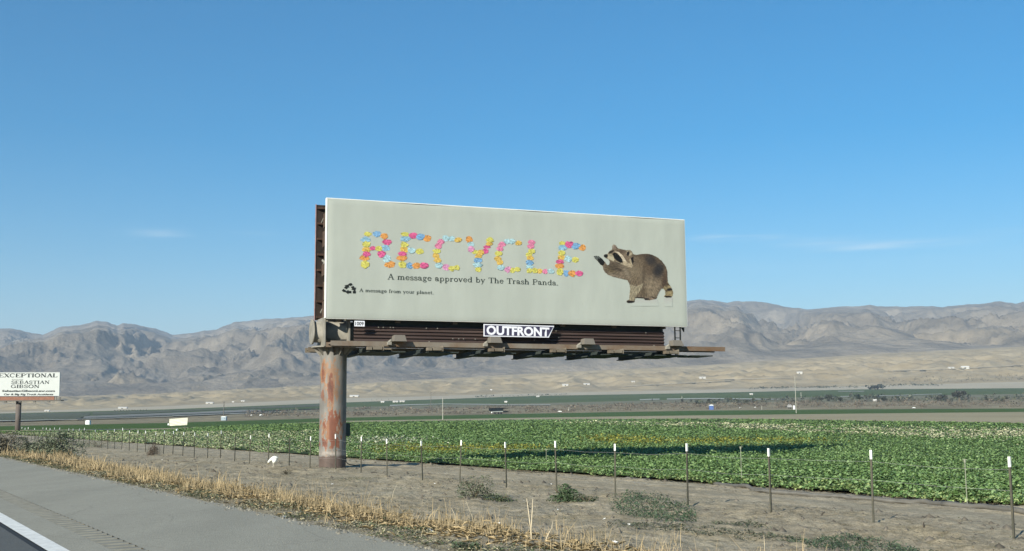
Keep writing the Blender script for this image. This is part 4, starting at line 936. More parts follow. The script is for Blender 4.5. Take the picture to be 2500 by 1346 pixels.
tag(leaf_cloud('crop_field', x, y, zz_, size, col, M_leaf), 'low leafy green crop covering the field behind the fence', 'crop', kind='stuff')
# floor under the leaves
cu2 = np.arange(-300, 2951, 6.0); A2 = np.interp(cu2, us, A[:, 0]); e2_ = 22.3/np.maximum(P_of(A2, 1.0), .02); f2_ = np.interp(cu2, XS, L0D)
ok = e2_ < f2_-2; cu2, A2, e2_, f2_ = cu2[ok], A2[ok], e2_[ok], f2_[ok]
tr = np.linspace(0, 1, 60)[:, None]; DD = e2_*(f2_/e2_)**tr; G = np.stack([A2*DD, DD, .05+.06*np.clip(tr*4, 0, 1)*np.clip((DD-60)/100, 0, 1)+0*DD], -1)
M_cfloor = mat('field_soil_and_leaf', (.026, .044, .016), .95, c2=(.075, .120, .036), scale=1.1, detail=8)
tag(npmesh('crop_ground', G.reshape(-1, 3), gridf(60, len(cu2)), M_cfloor, smooth=True), kind='structure')

# ================================================================ GRASS AND WEEDS ON THE VERGE
def blades(name, x, y, h, wd, col, mat_, lean=.25, bend=.5, **tg):
    n = len(x); z = zg(x, y); a = rng.uniform(0, 2*math.pi, n); dx, dy = np.cos(a), np.sin(a)
    la = rng.uniform(0, 2*math.pi, n); ll = np.abs(rng.normal(0, lean, n))*h; lx, ly = np.cos(la)*ll, np.sin(la)*ll
    b = np.stack([x, y, z-.02], -1); w3 = np.stack([dx, dy, 0*dx], -1)*(wd/2)[:, None]
    m = b+np.stack([lx*.35, ly*.35, h*.55], -1); tp = b+np.stack([lx, ly, h*(1-bend*(ll/h)**2)], -1)
    V = np.stack([b-w3, b+w3, m+w3*.8, m-w3*.8, tp+w3*.35, tp-w3*.35], 1).reshape(-1, 3)
    k = np.arange(n)[:, None]*6; Fq = (k+np.array([[0, 1, 2, 3, 3, 2, 4, 5]])).reshape(-1, 4)
    return tag(npmesh(name, V, Fq, mat_, None, np.repeat(col, 2, 0)), kind='stuff', **tg)
M_blade = mat('dry_blade', (1, 1, 1), .8, attr=True, spec=.15)
N = 46000; s_ = 11+np.abs(rng.uniform(0, 1, N))**.85*52; pc = np.interp(s_, [11, 14, 17, 24, 34, 46, 60], [7.9, 7.7, 7.5, 7.3, 7.3, 7.4, 7.2])
p = pc+rng.normal(0, .62, N)+.35*perlin(s_*.5, s_*0, 51); x, y = XY(p, s_)
cl = perlin(x*1.1, y*1.1, 52)+.6*perlin(x*3.1, y*3.1, 53)
keep = (cl+.7*perlin(s_*.8, p*.6, 63)+rng.uniform(-.3, .3, N) > .06) & (p > 6.1) & (rng.uniform(0, 1, N) < np.interp(s_, [11, 13, 16, 60], [.10, .35, 1, 1])); x, y, s_ = x[keep], y[keep], s_[keep]
h = (rng.gamma(3.2, .05, len(x))*np.clip(1+.5*perlin(x*1.7, y*1.7, 59), .5, 1.5)).clip(.05, .6); c1 = np.array([.50, .395, .225]); c2_ = np.array([.36, .285, .165]); t = rng.uniform(0, 1, len(x))[:, None]
col = (c1*t+c2_*(1-t))*rng.uniform(.75, 1.3, (len(x), 1))
blades('dry_grass', x, y, h, rng.uniform(.005, .012, len(x))*np.clip(s_/22, .8, 2.2), col*.86, M_blade, .75, label='pale straw-coloured dry grass along the road shoulder', cat='grass')
N = 22000; s2 = 11+np.abs(rng.uniform(0, 1, N))**.9*50; p = np.interp(s2, [11, 17, 34, 60], [7.6, 7.3, 7.2, 7.1])+rng.normal(0, .6, N); x, y = XY(p, s2); k_ = (perlin(x*1.1, y*1.1, 52)+.7*perlin(s2*.8, p*.6, 63)+rng.uniform(-.5, .5, N) > -.05) & (p > 6.0); x, y = x[k_], y[k_]
tag(leaf_cloud('straw_thatch', x, y, zg(x, y)+rng.uniform(.0, .06, len(x)), rng.uniform(.08, .22, len(x)), (c1*.75+c2_*.25)*rng.uniform(.75, 1.25, (len(x), 1)), M_blade, flat=.5, asp=.045), 'flattened dead straw lying under the dry grass', 'straw', kind='stuff')
# sparse straw further right and all over the verge
N = 9000; s_ = rng.uniform(-3, 16, N); p = 8.2+rng.normal(0, .9, N)+.05*np.maximum(10-s_, 0); x, y = XY(p, s_); keep = (perlin(x*1.3, y*1.3, 54)+rng.uniform(-.5, .4, N) > .05) & (p > 6.2); x, y = x[keep], y[keep]
h = rng.gamma(3, .05, len(x)).clip(.04, .5); t = rng.uniform(0, 1, len(x))[:, None]; col = (c1*t+c2_*(1-t))
blades('sparse_straw', x, y, h, rng.uniform(.004, .008, len(x)), col, M_blade, .6, label='sparse thin straw stems on the bare dirt verge near the road', cat='grass')
# low green-grey weeds and litter of dry stems at the pavement edge
N = 52000; s_ = 5+rng.uniform(0, 1, N)**.9*60; p = 6.35+rng.normal(0, .33, N)+.25*perlin(s_*.6, s_*0, 55); x, y = XY(p, s_); gn = perlin(x*.9, y*.9, 56)+.5*perlin(x*2.7, y*2.7, 57)
keep = (p > 5.78) & (gn+rng.uniform(-.4, .4, N) > -.1); x, y, gn, p = x[keep], y[keep], gn[keep], p[keep]
green = rng.uniform(0, 1, len(x)) < np.clip(.25+.9*gn, 0, .9); t = rng.uniform(.6, 1.3, (len(x), 1))
col = np.where(green[:, None], np.array([.085, .110, .055]), np.array([.36, .33, .21]))*t
tag(leaf_cloud('verge_weeds', x, y, zg(x, y)+rng.uniform(.0, .09, len(x))*np.clip(.4+gn, .2, 1), rng.uniform(.02, .065, len(x)), col, M_leaf, asp=.4), 'low grey-green weeds and dead stems along the pavement edge', 'weeds', kind='stuff')
# scattered clods and crumbs of earth
def crumbs(name, x, y, sz, c, lb, cat, dz=0):
    n = len(x); ob = np.array([(1, 0, 0), (-.5, .87, 0), (-.5, -.87, 0), (0, 0, .8)])
    V = (np.stack([x, y, np.maximum(zg(x, y), np.where(P_of(x, y) < 5.75, RZ, -9))-.002+dz], -1)[:, None]+ob[None]*sz[:, None, None]*rng.uniform(.6, 1.3, (n, 4, 3))).reshape(-1, 3)
    Fq = (np.arange(n)[:, None]*4+np.array([[0, 1, 3, 1, 2, 3, 2, 0, 3]])).reshape(-1, 3)
    tag(npmesh(name, V, Fq, M_blade, None, np.repeat(np.array([c])*rng.uniform(.55, 1.3, (n, 1)), 3, 0)), lb, cat, kind='stuff')
N = 9000; s_ = 4+rng.uniform(0, 1, N)**1.2*55; p = 5.86-np.abs(rng.normal(0, .17, N)); x, y = XY(p, s_); k_ = perlin(s_*.9, s_*0, 60)+rng.uniform(-.5, .5, N) > -.1
crumbs('gravel', x[k_], y[k_], rng.gamma(2, .008, k_.sum()).clip(.006, .04), (.30, .28, .22), 'loose gravel and grit spilled over the edge of the road shoulder', 'gravel')
N = 16000; s_ = 2+58*rng.uniform(0, 1, N)**1.4; p = rng.uniform(8.4, 21.6, N); x, y = XY(p, s_); keep = (perlin(x*.5, y*.5, 58)+rng.uniform(-.5, .5, N) > .1) & (np.abs(p-18.2) > 1.3); x, y = x[keep], y[keep]; n = len(x)
sz = rng.gamma(1.6, .017, n).clip(.01, .12); ob = np.array([(1, 0, 0), (-.5, .87, 0), (-.5, -.87, 0), (0, 0, .8), (.2, .3, .5)])[:4]
V = (np.stack([x, y, zg(x, y)-.004], -1)[:, None]+ob[None]*sz[:, None, None]*rng.uniform(.6, 1.3, (n, 4, 3))*np.array([1, 1, 1])).reshape(-1, 3)
Fq = (np.arange(n)[:, None]*4+np.array([[0, 1, 3, 1, 2, 3, 2, 0, 3]])).reshape(-1, 3)
cc_ = np.repeat(np.array([[.21, .185, .14]])*rng.uniform(.6, 1.25, (n, 1)), 3, 0)
tag(npmesh('dirt_clods', V, Fq, M_blade, None, cc_), 'small clods and crumbs of grey-brown earth on the verge', 'dirt clods', kind='stuff')

# ---------------- shrubs and weed clumps
M_stem = mat('dry_stem', (.15, .125, .085), .9)
def shrub(name, u, v, z0, w_px, h_px, c, lb, cat, n=1400, ls=.05, flat=1.0, var=.35, depth=1.0, group=None, stem=True, low=0):
    q_ = gp(u, v, z0); D_ = q_[1]; W = w_px/F*D_; H = h_px/F*D_; zb = float(zg(q_[0], q_[1])); o = empty(name, (q_[0], q_[1], zb))
    k = 5; lobes = [(rng.uniform(-.33, .33)*W, rng.uniform(-.3, .3)*W*depth, rng.uniform(.25, .5)*W) for _ in range(k)]
    li = rng.integers(0, k, n); L_ = np.array(lobes)[li]; a = rng.uniform(0, 2*math.pi, n); rr = np.sqrt(rng.uniform(0, 1, n)); el_ = rng.uniform(0, 1, n)**(1.0+low)
    r_ = L_[:, 2]*rr*np.sqrt(1-np.clip(el_, 0, .97)**2*.8); x = L_[:, 0]+np.cos(a)*r_; y = L_[:, 1]+np.sin(a)*r_*depth; z = el_*H*(.8+.4*np.sin(li*2.1))
    g = rng.uniform(1-var, 1+var*1.3, (n, 1))*np.array(c)[None]
    ok = fbm(x/W*5, z/W*5+y/W*4, 2, 71) > -.30; x, y, z, g = x[ok], y[ok], z[ok], g[ok]
    ob_ = leaf_cloud('foliage', x, y, z, rng.uniform(.6, 1.3, len(x))*ls, g, M_leaf, o, flat=flat, asp=.5)
    if stem:
        m_ = MB()
        for _ in range(9): aa = rng.uniform(0, 6.28); m_.tube([(0, 0, -.03), (math.cos(aa)*W*.15, math.sin(aa)*W*.15, H*.4), (math.cos(aa)*W*.36, math.sin(aa)*W*.3, H*.85)], [.012, .008, .004], 5)
        m_.build('stem', M_stem, o)
    return tag(o, lb, cat, group)
shrub('shrub', 135, 1117, .45, 128, 56, (.155, .180, .115), 'large grey-green desert shrub beside the road shoulder, right of the small billboard pole', 'shrub', 9000, .085, group='desert shrubs by the road')
shrub('shrub', 75, 1112, .45, 75, 42, (.125, .14, .095), 'medium grey-green shrub between the dead grey shrub and the large green shrub', 'shrub', 4200, .08, group='desert shrubs by the road')
shrub('shrub', 18, 1111, .45, 80, 48, (.15, .14, .10), 'dead brownish grey shrub in front of the small billboard pole at the left edge', 'shrub', 4600, .08, group='desert shrubs by the road')
shrub('shrub', 240, 1092, .2, 100, 18, (.085, .115, .055), 'low green weed strip by the fence left of the tumbleweed', 'weeds', 1300, .06)
o = shrub('tumbleweed', 371, 1113, .2, 38, 27, (.125, .098, .072), 'round brown tumbleweed resting near the fence at left', 'tumbleweed', 2600, .045, stem=False)
shrub('weed_clump', 1160, 1218, .2, 78, 46, (.085, .105, .060), 'wispy grey-green weed clump in front of the fence, left of the bushy green weed', 'weeds', 1500, .045, group='weed clumps on the verge')
shrub('weed_clump', 1215, 1220, .2, 80, 16, (.085, .110, .055), 'low creeping weed just right of the wispy grey-green clump', 'weeds', 700, .045, group='weed clumps on the verge')
shrub('weed_clump', 1378, 1221, .2, 74, 36, (.065, .105, .048), 'bushy dark green weed at the foot of a fence post', 'weeds', 1700, .05, group='weed clumps on the verge')
shrub('weed_clump', 1432, 1224, .2, 50, 18, (.075, .10, .052), 'small green weed just right of the bushy dark green weed', 'weeds', 600, .045, group='weed clumps on the verge')
shrub('weed_clump', 699, 1156, .2, 26, 12, (.07, .068, .045), 'tiny dark tuft at the foot of a fence post beside the white bird', 'weeds', 300, .035, group='weed clumps on the verge')
shrub('weed_clump', 1140, 1343, .5, 70, 18, (.06, .09, .045), 'green weed clump at the pavement corner at the bottom of the view', 'weeds', 700, .03, group='weed clumps on the verge')
shrub('weed_clump', 880, 1171, .2, 120, 6, (.085, .10, .06), 'thin line of low weeds on the dirt right of the billboard pole', 'weeds', 500, .03, stem=False, group='weed clumps on the verge')
def patch_w(pts, n, c, lb, hmax=.12, ls=.04, z0=.2):
    """creeping weeds inside an outline measured on the ground"""
    W_ = np.array([gp(u, v, z0)[:2] for u, v in pts]); lo, hi = W_.min(0), W_.max(0); x = rng.uniform(lo[0], hi[0], n*4); y = rng.uniform(lo[1], hi[1], n*4)
    g = perlin(x*2.2, y*2.2, 81)+.5*perlin(x*6, y*6, 82); ok = inpoly([tuple(t_) for t_ in W_], x+.12*g, y+.2*g) & (g+rng.uniform(-.4, .4, len(x)) > -.15); x, y = x[ok][:n], y[ok][:n]; g = g[ok][:n]
    b_ = empty('weed_patch', (W_[:, 0].mean(), W_[:, 1].mean(), 0))
    z = zg(x, y)+rng.uniform(0, 1, len(x))*hmax*np.clip(.5+g, .15, 1)
    ob_ = leaf_cloud('foliage', x-b_.location[0], y-b_.location[1], z, rng.uniform(.6, 1.4, len(x))*ls, np.array(c)*rng.uniform(.6, 1.4, (len(x), 1)), M_leaf, b_, flat=.8, asp=.5)
    tag(b_, lb, 'weeds', 'creeping weed patches')
patch_w([(1490, 1232), (1540, 1214), (1620, 1222), (1705, 1248), (1700, 1275), (1640, 1285), (1560, 1262), (1495, 1245)], 3600, (.060, .098, .052), 'dense green creeping weed patch on the verge between two middle fence posts', .20)
patch_w([(1500, 1275), (1700, 1290), (1900, 1305), (2000, 1320), (1900, 1322), (1700, 1308), (1480, 1290)], 1500, (.085, .095, .06), 'sparse dull weeds in a thin line across the dirt', .05)
patch_w([(1915, 1322), (2010, 1305), (2130, 1312), (2230, 1330), (2330, 1352), (2200, 1362), (2040, 1346)], 3400, (.060, .094, .052), 'green creeping weed patch on the dirt below the right-hand fence posts', .10, .032)
patch_w([(1740, 1268), (1830, 1272), (1890, 1284), (1830, 1288), (1740, 1280)], 350, (.075, .09, .055), 'small dull weed patch left of the creeping green patch', .06)

N = 16000; s2 = rng.uniform(0, 45, N); p = rng.uniform(8.2, 16.5, N); x, y = XY(p, s2); k_ = (perlin(x*.55, y*.55, 61)+.5*perlin(x*2.5, y*2.5, 62)+rng.uniform(-.15, .15, N) > .33); x, y = x[k_], y[k_]
gm = rng.uniform(0, 1, (len(x), 1)); tag(leaf_cloud('small_weeds', x, y, zg(x, y)+rng.uniform(.0, .05, len(x)), rng.uniform(.02, .055, len(x)), (np.array([.085, .10, .055])*gm+np.array([.20, .17, .11])*(1-gm))*rng.uniform(.6, 1.2, (len(x), 1)), M_leaf, flat=.9, asp=.4), 'tiny dull weeds and dead twigs dotted over the dirt verge', 'weeds', kind='stuff')
# ---------------- dead stalks
M_straw = mat('bleached_stalk', (.62, .53, .36), .8, var=.15, scale=9)
def stalk(base, tips, r_, lb, z0=.35):
    b_ = gp(*base, z0); D_ = b_[1]; o = empty('dead_stalk', b_); first = True
    for tip in tips:
        pts = [(0, 0, -.05)]+[tuple(at_depth(tu, tv, D_+k*.03)-b_) for k, (tu, tv) in enumerate(tip)]
        m_ = MB(); m_.tube(pts, [r_*(1-.6*i_/(len(pts)-1)) for i_ in range(len(pts))], 6); m_.build('stem', M_straw, o, smooth=True)
    tag(o, lb, 'dead stalk', 'bleached stalks on the verge')
stalk((1298, 1322), [[(1296, 1295), (1291, 1255), (1286, 1217)], [(1297, 1296), (1299, 1255), (1301, 1218)]], .011, 'tall forked bleached stalk standing upright near the bottom of the view')
stalk((1326, 1326), [[(1338, 1305), (1347, 1290), (1350, 1272)]], .008, 'curved bleached stalk leaning right, beside the tall forked one')
stalk((1114, 1298), [[(1113, 1275), (1109, 1255), (1102, 1241)]], .006, 'thin curved bleached stalk at the right end of the dry grass')
stalk((1158, 1285), [[(1153, 1262), (1144, 1240), (1137, 1222)]], .004, 'very thin stalk leaning left in front of the wispy weed clump')
stalk((1262, 1312), [[(1310, 1322), (1345, 1342)]], .009, 'bleached stalk lying across the foot of the forked one')
stalk((1275, 1325), [[(1300, 1325), (1315, 1338)]], .007, 'short bleached stalk lying on the straw')
stalk((1355, 1318), [[(1375, 1320), (1392, 1336)]], .006, 'arched bleached stalk lying right of the forked one')
stalk((1867, 1350), [[(1866, 1325), (1865, 1305)]], .005, 'thin straight straw stem standing at the bottom edge, right of centre')
stalk((955, 1223), [[(961, 1200), (970, 1182)]], .005, 'tall pale grass stem leaning right above the dry grass')

# ---------------- white bird bent over beside a fence post
b_ = gp(668, 1141, .2); bird = empty('bird', (b_[0], b_[1], float(zg(b_[0], b_[1])))); D_ = b_[1]; k_ = D_/F
M_feather = mat('white_feathers', (.82, .83, .76), .8, var=.04, scale=12)
def prof_tube(pts, rad, nm, m, n=12): m_ = MB(); m_.tube(pts, rad, n); return m_.build(nm, m, bird, smooth=True)
PX = lambda u, v, dy=0: ((u-668)*k_, dy, (1141-v)*k_)
body = prof_tube([PX(678.5, 1120.5), PX(676, 1118.5), PX(671.5, 1119), PX(667.5, 1121.5), PX(662, 1122), PX(658, 1125), PX(655.5, 1128.5), PX(653.8, 1130)], [.01, .045, .085, .105, .055, .038, .030, .018], 'body', M_feather)
m_ = MB(); m_.tube([PX(673, 1120), PX(669, 1127), PX(667, 1132)], [.075, .085, .02], 10); m_.build('wing', M_feather, bird, smooth=True)
m_ = MB(); m_.tube([PX(654.2, 1129.5), PX(654.5, 1131.5), PX(655.2, 1134)], [.016, .011, .003], 6); m_.build('beak', mat('yellow_beak', (.45, .36, .12), .5), bird)
for dy in (0, .05): m_ = MB(); m_.tube([PX(667, 1131, dy), PX(667.2, 1136, dy), PX(666.2, 1140.6, dy)], [.02, .010, .008], 6); m_.tube([PX(666.2, 1140.4, dy), PX(664.4, 1141.4, dy)], .007, 5); m_.build('leg', mat('pale_leg', (.55, .52, .42), .6) if 'pale_leg' not in bpy.data.materials else bpy.data.materials['pale_leg'], bird)
tag(bird, 'white bird bent over with its neck down beside a post left of the billboard', 'bird')

# ---------------- scraps of litter
M_lit = mat('white_scrap', (.78, .78, .72), .7)
def scrap(u, v, z0=.2):
    q_ = gp(u, v, z0); m_ = MB(); n_ = 7
    vs = [(math.cos(i_*.9)*random.uniform(.02, .05), math.sin(i_*.9)*random.uniform(.02, .05), random.uniform(0, .035)) for i_ in range(n_)]
    m_.add(vs+[(0, 0, .03)], [(i_, (i_+1) % n_, n_) for i_ in range(n_)]); o = m_.build('litter_scrap', M_lit)
    o.location = (q_[0], q_[1], float(zg(q_[0], q_[1]))+.005); tag(o, 'small crumpled white scrap of litter lying on the dirt verge', 'litter', 'white scraps of litter on the verge')
for u, v, z0 in ((811, 1180, .2), (1062, 1182, .2), (1346, 1181, .2), (1178, 1283, .35), (1181, 1302, .4), (1218, 1271, .35), (1475, 1252, .3), (1536, 1270, .3), (1502, 1308, .35), (1765, 1333, .4), (396, 1124, .2), (533, 1153, .3), (694, 1266, .5), (1052, 1297, .5), (1360, 1236, .25), (441, 1176, .5)): scrap(u, v, z0)
# sticks and lumps
M_dk = mat('dark_stick', (.06, .05, .04), .9)
for u, v, du, dv, lb in ((905, 1157, 16, 1, 'dark stub of wood near the billboard pole'), (442, 1128, 20, 3, 'dark stick lying near the fence at left'), (2005, 1265, 10, -8, 'thin dark twig leaning on the dirt right of centre'), (2256, 1292, 1, -10, 'short dark peg upright in the dirt between the two right fence posts'), (1480, 1212, 9, -7, 'thin dark twig on the dirt behind the green weeds')):
    a = gp(u, v, .2); D_ = a[1]; zb = float(zg(a[0], a[1])); m_ = MB(); m_.tube([(0, 0, .0), (du*.5/F*D_, .02, max(-dv, 0)*.55/F*D_+.015), (du/F*D_, .03, max(-dv, 0)/F*D_+.01)], [.014, .012, .006], 6)
    o = m_.build('stick', M_dk); o.location = (a[0], a[1], zb); tag(o, lb, 'stick')

# ================================================================ FAR THINGS
from mathutils.bvhtree import BVHTree
dg_ = bpy.context.evaluated_depsgraph_get(); bpy.context.view_layer.update()
def bvh_of(names):
    vs, fs = [], []
    for nme in names:
        o = bpy.data.objects[nme]; b = len(vs); vs += [tuple(v.co) for v in o.data.vertices]; fs += [tuple(b+i for i in p.vertices) for p in o.data.polygons]
    return BVHTree.FromPolygons(vs, fs)
LAND = bvh_of(['bare_strip', 'dark_crop_field', 'brushland', 'fallow_field', 'green_farm_field', 'sand_road', 'desert_slope', 'badlands', 'hills'])
def hit(u, v):
    d = Vector(ray(u, v)).normalized(); h = LAND.ray_cast(Vector(CAM), d)
    if h[0] is None: q = gp(u, max(v, hor(u)+2), 0); return np.array(q)
    return np.array(h[0])
def far_strip(name, pts, mat_, lift=.35, kind='structure'):
    """a thin sheet on the land between an upper and a lower outline [(u, v_top, v_bottom), ...]"""
    vs = []; us_ = np.arange(pts[0][0], pts[-1][0]+1, 8.0); P_ = np.array(pts, float)
    for u in us_:
        a, b = np.interp(u, P_[:, 0], P_[:, 1]), np.interp(u, P_[:, 0], P_[:, 2])
        for v in (b, b*.67+a*.33, b*.33+a*.67, a): q_ = hit(u, v+.25*float(perlin(u*.05, 0*u, 5))); vs.append(q_+[0, 0, lift])
    f = gridf(len(us_), 4); f = f[[i for i, ff in enumerate(f) if max(vs[k][1] for k in ff)-min(vs[k][1] for k in ff) < 900]]
    return tag(npmesh(name, np.array(vs), f, mat_), kind=kind)
M_pale = mat('pale_canal_bank', (.40, .41, .35), .9, var=.12, scale=.02)
M_orch = mat('orchard_rows', (.055, .062, .028), .95, c2=(.09, .098, .05), scale=.03)
M_blueg = mat('plastic_mulch', (.165, .165, .14), .8, c2=(.21, .205, .175), scale=.01)
M_line = mat('dark_hedge', (.018, .024, .018), .95)
far_strip('orchard_field', [(-300, 1015, 1031), (0, 1012.5, 1029.5), (120, 1009.5, 1028), (190, 1008, 1024), (222, 1007.5, 1012)], M_orch)
far_strip('orchard_strip', [(226, 1007, 1014), (360, 1003.5, 1010), (430, 1002, 1006), (560, 997, 1000), (700, 991, 996), (838, 985.5, 990.5)], M_orch)
far_strip('mulched_field', [(205, 1017, 1022.5), (360, 1011, 1018), (480, 1006.5, 1013.5), (600, 1001, 1008.5), (640, 1001.5, 1005)], M_blueg)
far_strip('hedge_line', [(185, 1024, 1026), (330, 1018.3, 1020.3), (450, 1013.2, 1015.4), (600, 1007, 1009), (690, 1002, 1003.4), (838, 996.5, 998)], M_line, .6)
far_strip('green_strip', [(606, 999.5, 1004), (700, 996.5, 1001.5), (838, 991, 996)], M_green, .3)
far_strip('pale_track', [(420, 1016, 1017.6), (600, 1009.6, 1011.0), (700, 1005, 1006)], M_pale, .5)
far_strip('canal_bank', [(952, 990.0, 992.2), (1010, 988.2, 990), (1080, 986.6, 988.2), (1200, 987.6, 989.3), (1240, 989.5, 990.8), (1345, 989.2, 990.6)], M_pale, .6)
far_strip('canal_bank_strip', [(1562, 976.0, 978), (1612, 974.5, 976.6)], M_pale, .6)
far_strip('canal_bank_strip', [(1628, 974.4, 976.6), (1728, 973.0, 975), (1838, 974.6, 976.4), (1900, 976.4, 977.6)], M_pale, .6)
far_strip('canal_bank_strip', [(2052, 968.6, 969.8), (2180, 966.2, 967.3), (2304, 962.2, 963.2)], M_pale, .6)
far_strip('canal_bank_strip', [(2046, 955.6, 956.8), (2116, 955.6, 956.8)], M_pale, .6)
far_strip('dirt_track', [(-200, 1031.2, 1033), (0, 1029.8, 1031.4), (200, 1026.2, 1027.2), (400, 1018.6, 1019.8), (560, 1011.6, 1012.6)], M_pale, .7)
far_strip('desert_road', [(1720, 928.5, 929.8), (1850, 925.5, 927), (1930, 924.6, 925.6)], M_sand, 2)
far_strip('desert_road', [(1520, 945, 946.5), (1640, 938, 939.2), (1790, 931, 932)], M_sand, 2)
far_strip('desert_road', [(2180, 906.5, 907.6), (2310, 903.5, 904.6), (2500, 893, 894.4)], M_sand, 3)

# brush, scrub and tree lines that read as one mass
def scatter(name, quads, n, c, hpx, mat_, lb, cat, jitter=1.0, clump=6, spread=2.2, var=.4):
    P_ = np.array(quads, float); xs, ys, zs, ss, cs = [], [], [], [], []
    w_ = np.interp(P_[:, 0], P_[:, 0], P_[:, 2]-P_[:, 1])
    for _ in range(n):
        u = random.uniform(P_[0, 0], P_[-1, 0]); a, b = np.interp(u, P_[:, 0], P_[:, 1]), np.interp(u, P_[:, 0], P_[:, 2]); v = random.uniform(a, b)
        if float(perlin(u*.022, v*.12, 66))+random.uniform(-.45, .45) < -.1: continue
        q_ = hit(u, v); k = q_[1]/F; h = hpx*k*random.uniform(.4, 1.3); tone = random.uniform(1-var, 1+var)
        for _ in range(clump):
            xs.append(q_[0]+random.gauss(0, spread*k*jitter)); ys.append(q_[1]+random.gauss(0, spread*k*3)); zs.append(q_[2]+random.uniform(.1, 1)*h); ss.append(h*random.uniform(.5, .95)); cs.append(np.array(c)*tone*random.uniform(.7, 1.3))
    return tag(leaf_cloud(name, np.array(xs), np.array(ys), np.array(zs), np.array(ss), np.array(cs), mat_, flat=1.1, asp=.8), lb, cat, kind='stuff')
scatter('brush', [(600, 1005, 1018), (840, 998, 1017), (1100, 995, 1012), (1340, 993, 1008), (1600, 986, 1001), (1900, 981, 998), (2200, 975, 996), (2500, 972, 996)], 4200, (.135, .112, .080), 4.2, M_leaf, 'grey-brown leafless brush in a long band beyond the dark green field', 'brush', var=.22, spread=3.2, clump=7)
scatter('green_brush', [(1700, 982, 990), (1960, 974, 984), (2150, 970, 982), (2500, 968, 984)], 620, (.060, .068, .042), 8, M_leaf, 'dark green bushes standing above the brown brush at right', 'bushes')
scatter('treeline', [(1831, 949, 951), (1950, 946.5, 948.5), (2100, 944, 947), (2200, 940.5, 943.5), (2300, 939.5, 942)], 420, (.045, .055, .032), 3.6, M_leaf, 'line of small dark trees along the sand road at right', 'trees', clump=5, spread=1.0)
scatter('hedgerow', [(1160, 969, 971), (1250, 966.5, 969), (1390, 963, 966)], 160, (.050, .062, .036), 3.2, M_leaf, 'dark hedge line at the upper edge of the green field behind the vehicle', 'hedge', clump=4, spread=1.0)
scatter('scrub', [(0, 980, 1005), (400, 966, 992), (840, 942, 968), (1300, 925, 958), (1700, 915, 948), (2100, 900, 940), (2500, 880, 930)], 1500, (.115, .105, .075), 2.1, M_leaf, 'sparse dark desert scrub dotted over the tan slope', 'scrub', clump=2, spread=1.6)
scatter('scrub_belt', [(2150, 925, 938), (2300, 920, 935), (2500, 912, 930)], 500, (.12, .112, .08), 3.2, M_leaf, 'belt of grey scrub above the sand road at the right edge', 'scrub', clump=3, spread=1.6)

# trees
def far_tree(u, v, hpx, wpx, c, lb, group=None, src=None, name='tree', n=260):
    q_ = hit(u, v); k = q_[1]/F; H, W = hpx*k, wpx*k
    if src is not None:
        o = copy_tree(src); o.location = q_; o.scale = (W/src['w0'], W/src['w0'], H/src['h0']); o.rotation_euler = (0, 0, random.uniform(0, 6)); return tag(o, lb, 'tree', group)
    o = empty(name, q_); m_ = MB(); m_.tube([(0, 0, -.5), (.02*H, 0, H*.3), (0, .02*H, H*.75)], [W*.05, W*.035, W*.012], 6)
    for a in (0.4, 2.1, 3.9, 5.2): m_.tube([(0, 0, H*.25), (math.cos(a)*W*.28, math.sin(a)*W*.28, H*.6)], [W*.022, W*.008], 5)
    m_.build('trunk', M_stem, o)
    L_ = [(random.uniform(-.28, .28)*W, random.uniform(-.28, .28)*W, random.uniform(.35, .8)*H, random.uniform(.16, .3)) for _ in range(8)]
    i_ = rng.integers(0, 8, n); L_ = np.array(L_)[i_]; d = rng.normal(0, 1, (n, 3)); d /= np.linalg.norm(d, axis=1, keepdims=True); r_ = L_[:, 3]*rng.uniform(.3, 1, n)**.5
    leaf_cloud('crown', L_[:, 0]+d[:, 0]*r_*W, L_[:, 1]+d[:, 1]*r_*W, L_[:, 2]+d[:, 2]*r_*H*.8, np.full(n, W*.16)*rng.uniform(.6, 1.2, n), np.array(c)*rng.uniform(.55, 1.35, (n, 1)), M_leaf, o, flat=1.2, asp=.8)
    o['w0'] = W; o['h0'] = H; return tag(o, lb, 'tree', group)
far_tree(2097, 981, 22, 24, (.040, .058, .030), 'dark green upright tree standing alone above the brush, right of the tall pole')
far_tree(2342, 978, 27, 40, (.052, .056, .042), 'largest dark grey-green tree in the brush near the right edge')
far_tree(2300, 980, 17, 34, (.058, .060, .044), 'rounded grey-green tree just left of the largest tree')
far_tree(2142, 952, 13, 44, (.042, .050, .036), 'broad dark clump of trees beside the sand road')
for u, v, h, w_, lb in ((2002, 981, 16, 20, 'round dark tree nearest the tall pole on its right'), (2025, 980, 18, 22, 'taller round dark tree, second right of the tall pole'), (2050, 981, 12, 16, 'small dark tree left of the upright dark green tree'), (2160, 981, 12, 18, 'small dark tree right of the upright dark green tree'), (1592, 981, 7, 5, 'tiny dark tree on the pale canal bank, left of the blue toilet'), (1666, 985, 12, 11, 'dark tree beside a white post on the canal bank'), (1687, 984, 9, 7, 'small dark tree just right of the white post on the canal bank'), (1732, 981, 9, 6, 'thin dark tree directly behind the blue toilet')):
    far_tree(u, v, h, w_, (.050, .058, .036), lb, 'dark trees beyond the field')
src = None; i_ = 0
for u in list(range(280, 362, 7)):
    v = 1004.5-(u-280)*.018-.6; t_ = far_tree(u, v+1.5, 4.2, 5.2, (.042, .052, .032), 'small round tree in the dotted row at the top of the orchard', 'orchard trees in a dotted row', src, n=90)
    src = src or t_
src = None
